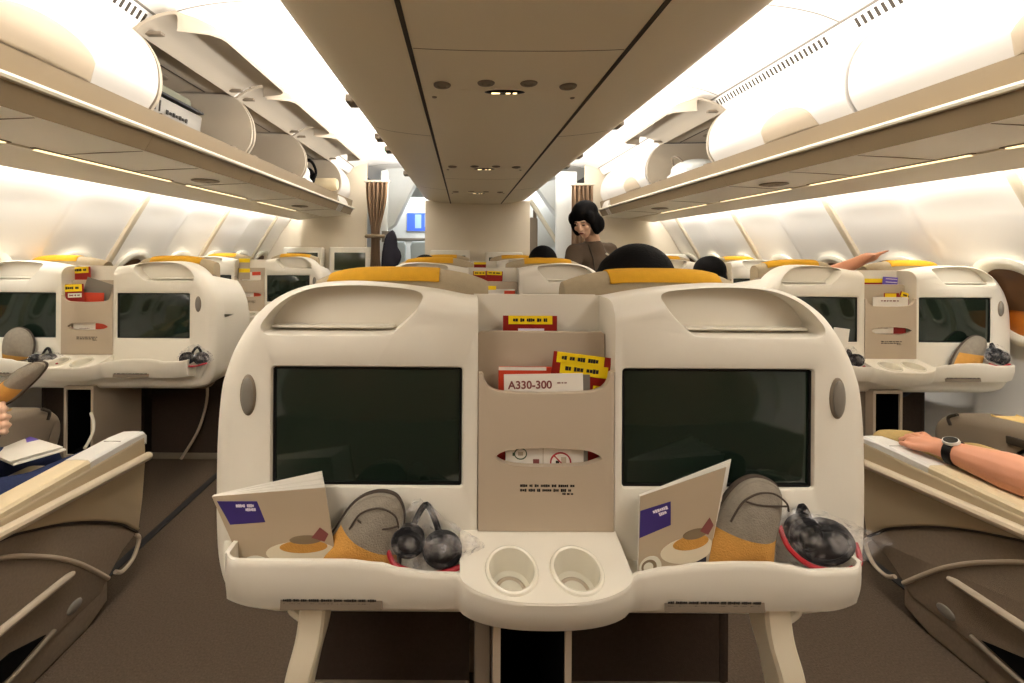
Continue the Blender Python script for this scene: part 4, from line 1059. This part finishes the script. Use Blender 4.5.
def face_bits(par, w, R, s=1.0):
    e = MB()
    for k in (-1, 1): e.ell(w(k*.030, .086, .000), (.014*s, .006*s, .0035*s), R); e.ell(w(k*.031, .088, .024), (.018*s, .004*s, .0032*s), R)
    e.build('eyes_and_brows', 'hair', par)
    l = MB(); l.ell(w(0, .094, -.0575), (.020*s, .006*s, .006*s), R); l.build('lips', 'inkred', par)

# flight attendant standing in the right aisle, head bowed to the left
hx = Vector((.868, 3.20, 1.462))
tt = thing('person', 'flight attendant in brown uniform with black bob, standing in the right aisle looking down', 'person', (1.0, 3.32, 0))
o0 = Vector((1.0, 3.32, 0)); sk = MB()
w, R = head_shapes(sk, hx-o0, (-.62, -.66, -.42), (-.25, -.2, .95), 1.0)
nk = Vector((.945, 3.28, 1.325))-o0
sk.cap(hx-o0+Vector((.035, .035, -.05)), .05, nk, .054)
shL, shR = Vector((.80, 3.22, 1.235))-o0, Vector((1.10, 3.40, 1.245))-o0
ch = Vector((.965, 3.32, 1.14))-o0; pv = Vector((1.03, 3.36, .90))-o0
sk.cap(nk, .05, ch, .10); sk.cap(ch, .10, pv, .11)
elL, elR = Vector((.72, 3.08, 1.02))-o0, Vector((1.12, 3.22, 1.0))-o0
haL, haR = Vector((.66, 2.90, .98))-o0, Vector((.88, 3.0, .94))-o0
for a, b, c in ((shL, elL, haL), (shR, elR, haR)):
    sk.cap(a, .045, b, .036); sk.cap(b, .036, c, .026)
    d = (c-b).normalized(); sx = d.cross(Vector((0, 0, 1))).normalized()
    sk.ell(c+d*.045, (.035, .04, .018))
    for k in range(4): sk.cap(c+d*.075+sx*(.014*(k-1.5)*1.4), .009, c+d*(.125+(.012 if k in (1, 2) else 0))+sx*(.014*(k-1.5)*1.6)+Vector((0, 0, -.02)), .007)
    sk.cap(c+d*.03+sx*.03, .010, c+d*.075+sx*.055, .008)
fl_, fr_ = Vector((.96, 3.36, .0))-o0, Vector((1.10, 3.36, .0))-o0
for k, ft in ((-1, fl_), (1, fr_)):
    hp = pv+Vector((k*.07, 0, -.02)); kn = Vector((ft.x, ft.y-.02, .46)); an = Vector((ft.x, ft.y, .09))
    sk.cap(hp, .08, kn, .055); sk.cap(kn, .055, an, .036); sk.cap(an, .035, Vector((ft.x-.04, ft.y-.12, .04)), .035)
body = blob(sk, 'body', 'skinl', tt, .007, 3)
face_bits(body, w, R)
hr_ = MB(); 
hr_.ell(w(0, -.020, .056), (.092, .106, .088), R); hr_.ell(w(0, -.055, -.02), (.090, .075, .095), R)
for k in (-1, 1): hr_.ell(w(k*.076, .004, -.02), (.030, .056, .088), R); hr_.ell(w(k*.070, .040, .035), (.028, .040, .050), R); hr_.ell(w(k*.088, -.02, -.035), (.034, .055, .062), R)
blob(hr_, 'hair', 'hair', tt, .008, 3)
j = MB(); j.cap(nk+Vector((.0, .005, -.065)), .085, ch, .135); j.cap(ch, .140, pv, .130); j.cap(shL, .066, ch, .10); j.cap(shR, .070, ch, .10)
j.cap(nk+Vector((0, .02, -.06)), .06, shL, .060); j.cap(nk+Vector((0, .02, -.06)), .06, shR, .064)
for a, b, c in ((shL, elL, haL), (shR, elR, haR)): j.cap(a, .066, b, .052); j.cap(b, .052, b.lerp(c, .85), .038)
j.cap(pv, .135, pv+Vector((0, 0, -.12)), .15)
jk = blob(j, 'jacket', 'uniform', tt, .010, 4)
sk_ = MB(); sk_.cap(pv+Vector((0, 0, -.08)), .14, pv+Vector((0, 0, -.36)), .15); sk_.cap(pv+Vector((0, 0, -.36)), .15, pv+Vector((0, 0, -.42)), .14); blob(sk_, 'skirt', 'uniform', tt, .012, 3)
fdir = Vector((-.62, -.72, .1)).normalized()
bp = ch+Vector((.055, -.145, .085)); MB().box(bp, (.030, .008, .012), rot=(0, .5, .3), bevel=.002).build('wing_badge', 'rim', jk)
MB().box(bp+Vector((.01, .0, -.035)), (.045, .008, .010), rot=(0, 0, .3), bevel=.002).build('name_badge', 'grey', jk)
MB().tube([nk+Vector((-.05, -.06, -.03)), ch+Vector((-.045, -.135, .06)), ch+Vector((-.03, -.142, -.05))], .004).build('jacket_seam', 'seam', jk)

def seated(label, x, y, ztop, hs=1.0, hairm='hair', shirt='shirt', wide=1.0, lumps=(), arm=None, lean=.0):
    """passenger seated facing forward, seen from behind"""
    t = thing('person', label, 'person', (x, y, 0)); b = MB()
    hc = Vector((0, 0, ztop-.125*hs))
    w, R = head_shapes(b, hc, (0, 1, -.05), s=hs)
    ch = Vector((lean*.5, .02, hc.z-.36)); pv = Vector((lean, .02, .57))
    b.cap(hc+Vector((0, -.01, -.06)), .055, Vector((0, 0, hc.z-.20)), .058); b.cap(Vector((0, 0, hc.z-.22)), .07, ch, .12); b.cap(ch, .13, pv, .14)
    for k in (-1, 1):
        sh = Vector((k*.17+lean*.25, .0, hc.z-.235)); el = Vector((k*.24+lean*.8, .12, .72)); ha = Vector((k*.20+lean, .36, .70))
        if arm and k == arm[0]: el, ha = Vector(arm[1])-Vector((x, y, 0)), Vector(arm[2])-Vector((x, y, 0))
        b.cap(sh, .05, el, .045); b.cap(el, .043, ha, .030)
        d = (ha-el).normalized(); sx = d.cross(Vector((0, 0, 1))).normalized() if abs(d.z) < .95 else Vector((1, 0, 0))
        b.ell(ha+d*.04, (.042, .042, .026))
        for q in range(4): b.cap(ha+d*.06+sx*(.021*(q-1.5)), .0095, ha+d*(.12+(.012 if q in (1, 2) else 0))+sx*(.024*(q-1.5))+Vector((0, 0, -.012)), .0075)
        b.cap(ha+d*.015+sx*.035, .011, ha+d*.065+sx*.06, .009)
        hp = pv+Vector((k*.09, .02, 0)); kn = Vector((k*.12+lean, .46, .56)); ft = Vector((k*.12+lean, .50, .09))
        b.cap(hp, .085, kn, .06); b.cap(kn, .058, ft, .04); b.cap(ft+Vector((0, 0, -.035)), .04, ft+Vector((0, .15, -.045)), .035)
    bd = blob(b, 'body', 'skin', t, .012, 3); face_bits(bd, w, R, hs)
    h = MB(); h.ell(w(0, -.03, .035), (.090*wide, .100, .094), R); h.ell(w(0, -.06, -.03), (.086*wide, .07, .085), R)
    for dx, dz, r in lumps: h.ell(w(dx, -.04, dz), (r, r*.95, r*.9), R)
    blob(h, 'hair', hairm, t, .008, 4)
    c = MB(); c.cap(Vector((0, 0, hc.z-.25)), .09, ch, .15); c.cap(ch, .155, pv, .165)
    for k in (-1, 1):
        sh = Vector((k*.17+lean*.25, .0, hc.z-.235)); el = Vector((k*.24+lean*.8, .12, .72))
        if arm and k == arm[0]: el = Vector(arm[1])-Vector((x, y, 0))
        c.cap(Vector((0, 0, hc.z-.24)), .075, sh, .068); c.cap(sh, .068, sh.lerp(el, .55), .062)
        hp = pv+Vector((k*.09, .02, 0)); kn = Vector((k*.12+lean, .46, .56)); c.cap(hp, .10, kn, .075); c.cap(kn, .072, Vector((k*.12+lean, .50, .14)), .055)
    blob(c, 'clothes', shirt, t, .014, 4)
    return t
seated('passenger with bushy black hair above the right ochre headrest of the nearest pair', P(635, 0, 1.40).x, 1.40*K, P(0, 243.5, 1.40).z, .93, wide=1.05, lumps=((-.085, .0, .062), (-.04, .045, .07)))
seated('black-haired passenger in the second centre pair, left of the flight attendant', P(543.5, 0, 3.08).x, 3.08*K, P(0, 244, 3.08).z, .92, wide=.95)
seated('passenger whose dark hair barely shows above the second centre pair on its left seat', P(427, 0, 3.08).x, 3.08*K, P(0, 254, 3.08).z, .9, wide=.95)
seated('black-haired passenger at the aisle side of the nearer right pair, head near the aisle', P(709, 0, 3.4).x, 3.4*K, P(0, 252.5, 3.4).z, .98, wide=1.08, lean=.26)
seated('passenger behind the nearer right pair with one bare arm raised over the headrest', P(886, 0, 2.98).x, 2.98*K, P(0, 256.5, 2.98).z, .92, arm=(-1, P(833, 273, 2.93), P(860, 261, 2.85)))

# right-hand passenger: forearm with watch on the armrest
def arm_person():
    bx, by = X(1, 1.70), .48
    t = thing('person', 'passenger at the lower right, bare forearm with dark wristwatch on the armrest', 'person', (bx, by, 0))
    o = Vector((bx, by, 0)); b = MB()
    el, wr = P(1044, 484, 1.45)-o, P(953, 452.5, 1.69)-o
    sh = Vector((X(1, 1.50), .62, 1.02))-o
    ch = Vector((0, .14, .86)); pv = Vector((0, .36, .56)); hd = Vector((0, .05, 1.20))
    w, R = head_shapes(b, hd, (0, 1, -.2)); b.cap(hd, .05, hd+Vector((0, .04, -.18)), .058); b.cap(hd+Vector((0, .05, -.2)), .08, ch, .13); b.cap(ch, .14, pv, .14)
    b.cap(hd+Vector((0, .05, -.22)), .07, sh, .06); b.cap(sh, .058, el, .058)
    m_ = el.lerp(wr, .35); b.cap(el, .058, m_, .057); b.cap(m_, .057, wr, .035)
    d = (wr-el).normalized()
    k1 = P(927, 443.5, 1.80)-o; pm = (wr+k1)/2
    b.cap(wr, .029, k1, .026); sx = Vector((1, .1, 0)).normalized()
    b.cap(wr+sx*.012, .027, k1+sx*.030, .021); b.cap(wr-sx*.010, .025, k1-sx*.022, .020)
    tips = [P(905, 444.5, 1.86), P(901, 439.5, 1.91), P(907, 436, 1.95), P(917, 434.5, 1.96)]
    for q, tp in enumerate(tips):
        kk = k1+sx*(-.030+.021*q)+Vector((0, .012, .002)); tp = tp-o
        mid = kk.lerp(tp, .5)+Vector((0, 0, .012)); b.cap(kk, .0125, mid, .0105); b.cap(mid, .0105, tp, .0085)
    b.cap(wr-sx*.022+Vector((0, .03, -.004)), .013, k1-sx*.052+Vector((0, .0, -.010)), .0105)
    b.cap(k1-sx*.052+Vector((0, .0, -.010)), .0105, k1-sx*.050+Vector((0, .045, -.016)), .009)
    b.cap(Vector((-sh.x, sh.y, sh.z)), .058, Vector((.25, .3, .66)), .048); b.cap(Vector((.25, .3, .66)), .045, Vector((.2, .55, .64)), .032)
    b.ell(Vector((.19, .61, .64)), (.04, .055, .022))
    for q in range(4): b.cap(Vector((.165+.018*q, .64, .64)), .009, Vector((.16+.02*q, .71, .63)), .008)
    b.cap(Vector((.16, .58, .64)), .011, Vector((.12, .62, .635)), .009)
    for k in (-1, 1):
        hp = pv+Vector((k*.09, 0, 0)); kn = Vector((k*.10, .78, .54)); ft = Vector((k*.10, 1.02, .40)); b.cap(hp, .09, kn, .062); b.cap(kn, .06, ft, .045); b.cap(ft, .04, ft+Vector((0, .1, .03)), .035)
    bd = blob(b, 'body', 'skin', t, .0045, 4)
    hh = MB(); hh.ell(w(0, -.03, .035), (.088, .1, .092), R); blob(hh, 'hair', 'hair', t, .01, 3)
    c = MB(); c.cap(hd+Vector((0, .05, -.23)), .085, ch, .16); c.cap(ch, .165, pv, .165)
    for sg in (-1, 1):
        hp = pv+Vector((sg*.09, 0, 0)); c.cap(hp, .11, Vector((sg*.10, .78, .54)), .08); c.cap(Vector((sg*.10, .78, .54)), .078, Vector((sg*.10, 1.0, .41)), .06)
    c.cap(hd+Vector((0, .05, -.24)), .08, sh, .072); c.cap(sh, .072, sh.lerp(el, .3), .066); blob(c, 'clothes', 'shirt', t, .014, 3)
    # watch
    ax = d; wc = wr-d*.006
    wt = MB().lathe([(.0365, -.011), (.0395, -.010), (.0395, .010), (.0365, .011)], wc, ax, 30, cap=False); ws = wt.build('watch_strap', 'black', t, solid=.003)
    upv = (Vector((-.35, -.25, 1))).normalized(); upv = (upv-ax*upv.dot(ax)).normalized()
    MB().lathe([(.001, .0), (.021, .0), (.0215, .004), (.020, .009), (.001, .009)], wc+upv*.038, upv, 28).build('watch_case', 'silver', t)
    MB().lathe([(.001, .0), (.0175, .0), (.0175, .0008), (.001, .0008)], wc+upv*.0471, upv, 28).build('watch_face', 'watch', t)
arm_person()
b = MB()
pts = [P(884, 433, 2.02), P(905, 436, 1.98), P(935, 446, 1.9), P(975, 450, 1.72), P(1015, 462, 1.58), P(1050, 480, 1.45)]
pts = [p+Vector((.035, .02, -.045)) for p in pts]
for i in range(len(pts)-1): b.cap(pts[i], .050+.008*(i % 2), pts[i+1], .050+.008*((i+1) % 2))
for i, p in enumerate(pts): b.ell(p+Vector((.06, 0, -.02)), (.08, .08, .05))
tag(blob(b, 'blanket', 'olive', None, .012, 4), 'crumpled olive-beige blanket under the watch-wearing arm at the lower right', 'blanket')

# left-hand passenger: jeans, hand holding a slipper
def jeans_person():
    bx, by = X(-1, 1.70), .55
    t = thing('person', 'passenger at the lower left in navy jeans, fingers holding the raised slipper', 'person', (bx, by, 0))
    o = Vector((bx, by, 0)); b = MB(); c = MB()
    ch = Vector((0, .12, .90)); pv = Vector((0, .40, .57)); hd = Vector((0, .04, 1.24))
    w, R = head_shapes(b, hd, (.1, 1, -.3)); b.cap(hd, .05, hd+Vector((0, .04, -.18)), .058); b.cap(hd+Vector((0, .05, -.2)), .08, ch, .13); b.cap(ch, .14, pv, .14)
    k1, f1 = P(30, 487, 1.80)-o, P(104, 452, 2.14)-o
    k2, f2 = P(-20, 462, 1.88)-o, P(40, 452, 2.2)-o
    for hp, kn, ft in ((pv+Vector((.10, 0, 0)), k1, f1), (pv+Vector((-.09, 0, 0)), k2, f2)):
        kn = kn+Vector((0, 0, -.03)); ft = ft+Vector((0, 0, -.02))
        b.cap(hp, .075, kn, .055); b.cap(kn, .052, ft, .036); b.cap(ft, .034, ft+(ft-kn).normalized()*.10+Vector((0, 0, -.12)), .030)
        c.cap(hp, .10, kn, .078); c.cap(kn, .078, ft, .058); c.cap(ft, .058, ft+(ft-kn).normalized()*.05+Vector((0, 0, -.05)), .050)
    sh, el, wr = Vector((.18, .12, 1.02)), Vector((.22, .40, .74)), P(-22, 424, 1.72)-o
    b.cap(hd+Vector((0, .05, -.22)), .07, sh, .06); b.cap(sh, .05, el, .042); b.cap(el, .042, wr, .030)
    pl = P(-8, 421, 1.775)-o; b.cap(wr, .029, pl, .028); b.ell(pl, (.038, .04, .032))
    for q, (px, py) in enumerate(((6, 410), (9, 418), (9, 426), (6, 433))):
        a = P(-5, 412+6*q, 1.79)-o; m = P(3, py-1, 1.765)-o; e = P(px, py-1, 1.80)-o
        b.cap(a, .0115, m, .0105); b.cap(m, .0105, e, .009)
    b.cap(pl+Vector((0, 0, .02)), .013, P(2, 404, 1.80)-o, .011)
    osh, oel, owr = Vector((-.18, .12, 1.02)), Vector((-.24, .34, .72)), Vector((-.12, .62, .68))
    b.cap(hd+Vector((0, .05, -.22)), .07, osh, .06); b.cap(osh, .05, oel, .042); b.cap(oel, .042, owr, .03); b.ell(owr+Vector((.02, .06, 0)), (.04, .05, .025))
    for q in range(4): b.cap(owr+Vector((-.02+.02*q, .09, 0)), .009, owr+Vector((-.02+.022*q, .15, -.01)), .008)
    b.cap(owr+Vector((.04, .04, 0)), .01, owr+Vector((.075, .08, 0)), .009)
    blob(b, 'body', 'skinl', t, .005, 4)
    blob(c, 'jeans', 'jeans', t, .010, 4)
    hh = MB(); hh.ell(w(0, -.03, .035), (.088, .1, .092), R); blob(hh, 'hair', 'hair', t, .01, 3)
    s_ = MB(); s_.cap(hd+Vector((0, .05, -.23)), .085, ch, .16); s_.cap(ch, .165, pv, .165); s_.cap(hd+Vector((0, .05, -.24)), .08, sh, .07); s_.cap(sh, .068, sh.lerp(el, .5), .06); s_.cap(hd+Vector((0, .05, -.24)), .08, osh, .07); s_.cap(osh, .068, osh.lerp(oel, .5), .06); blob(s_, 'shirt', 'shirt', t, .014, 3)
jeans_person()
q = [P(3, 437, 2.1), P(22, 434.5, 2.12), P(62, 447, 1.95), P(4, 462, 1.82)]
c = sum(q, Vector())/4; t = thing('magazine', 'pale magazine with violet block lying on the lap at the lower left', 'magazine', c)
q2 = [p-c for p in (P(-28, 446, 2.0), P(22, 434.5, 2.12), P(63, 447, 1.95), P(10, 462, 1.80))]
mb, n = leafquad(q2, .003)
fc = mb.build('cover', 'white', t)
if n.z < 0: n = -n
decal(fc, 'title_block', 'purplebox', q2, n, [(.62, .05), (1.0, .05), (1.0, .45), (.62, .45)], .0018)
leafquad([p-n*.010+Vector((.012, 0, 0)) for p in q2], .006)[0].build('pages', 'white', t)
# white cable in the left stowage box
tb = P(92, 430, 2.6)
tag(MB().tube(spline([P(91, 413, 2.60), P(93.5, 422, 2.56), P(93, 432, 2.53), P(89, 441, 2.5), P(85, 448, 2.45)], 6), .007).build('cable', 'rim'), 'white cable hanging from the open stowage box of the nearer left pair', 'cable')
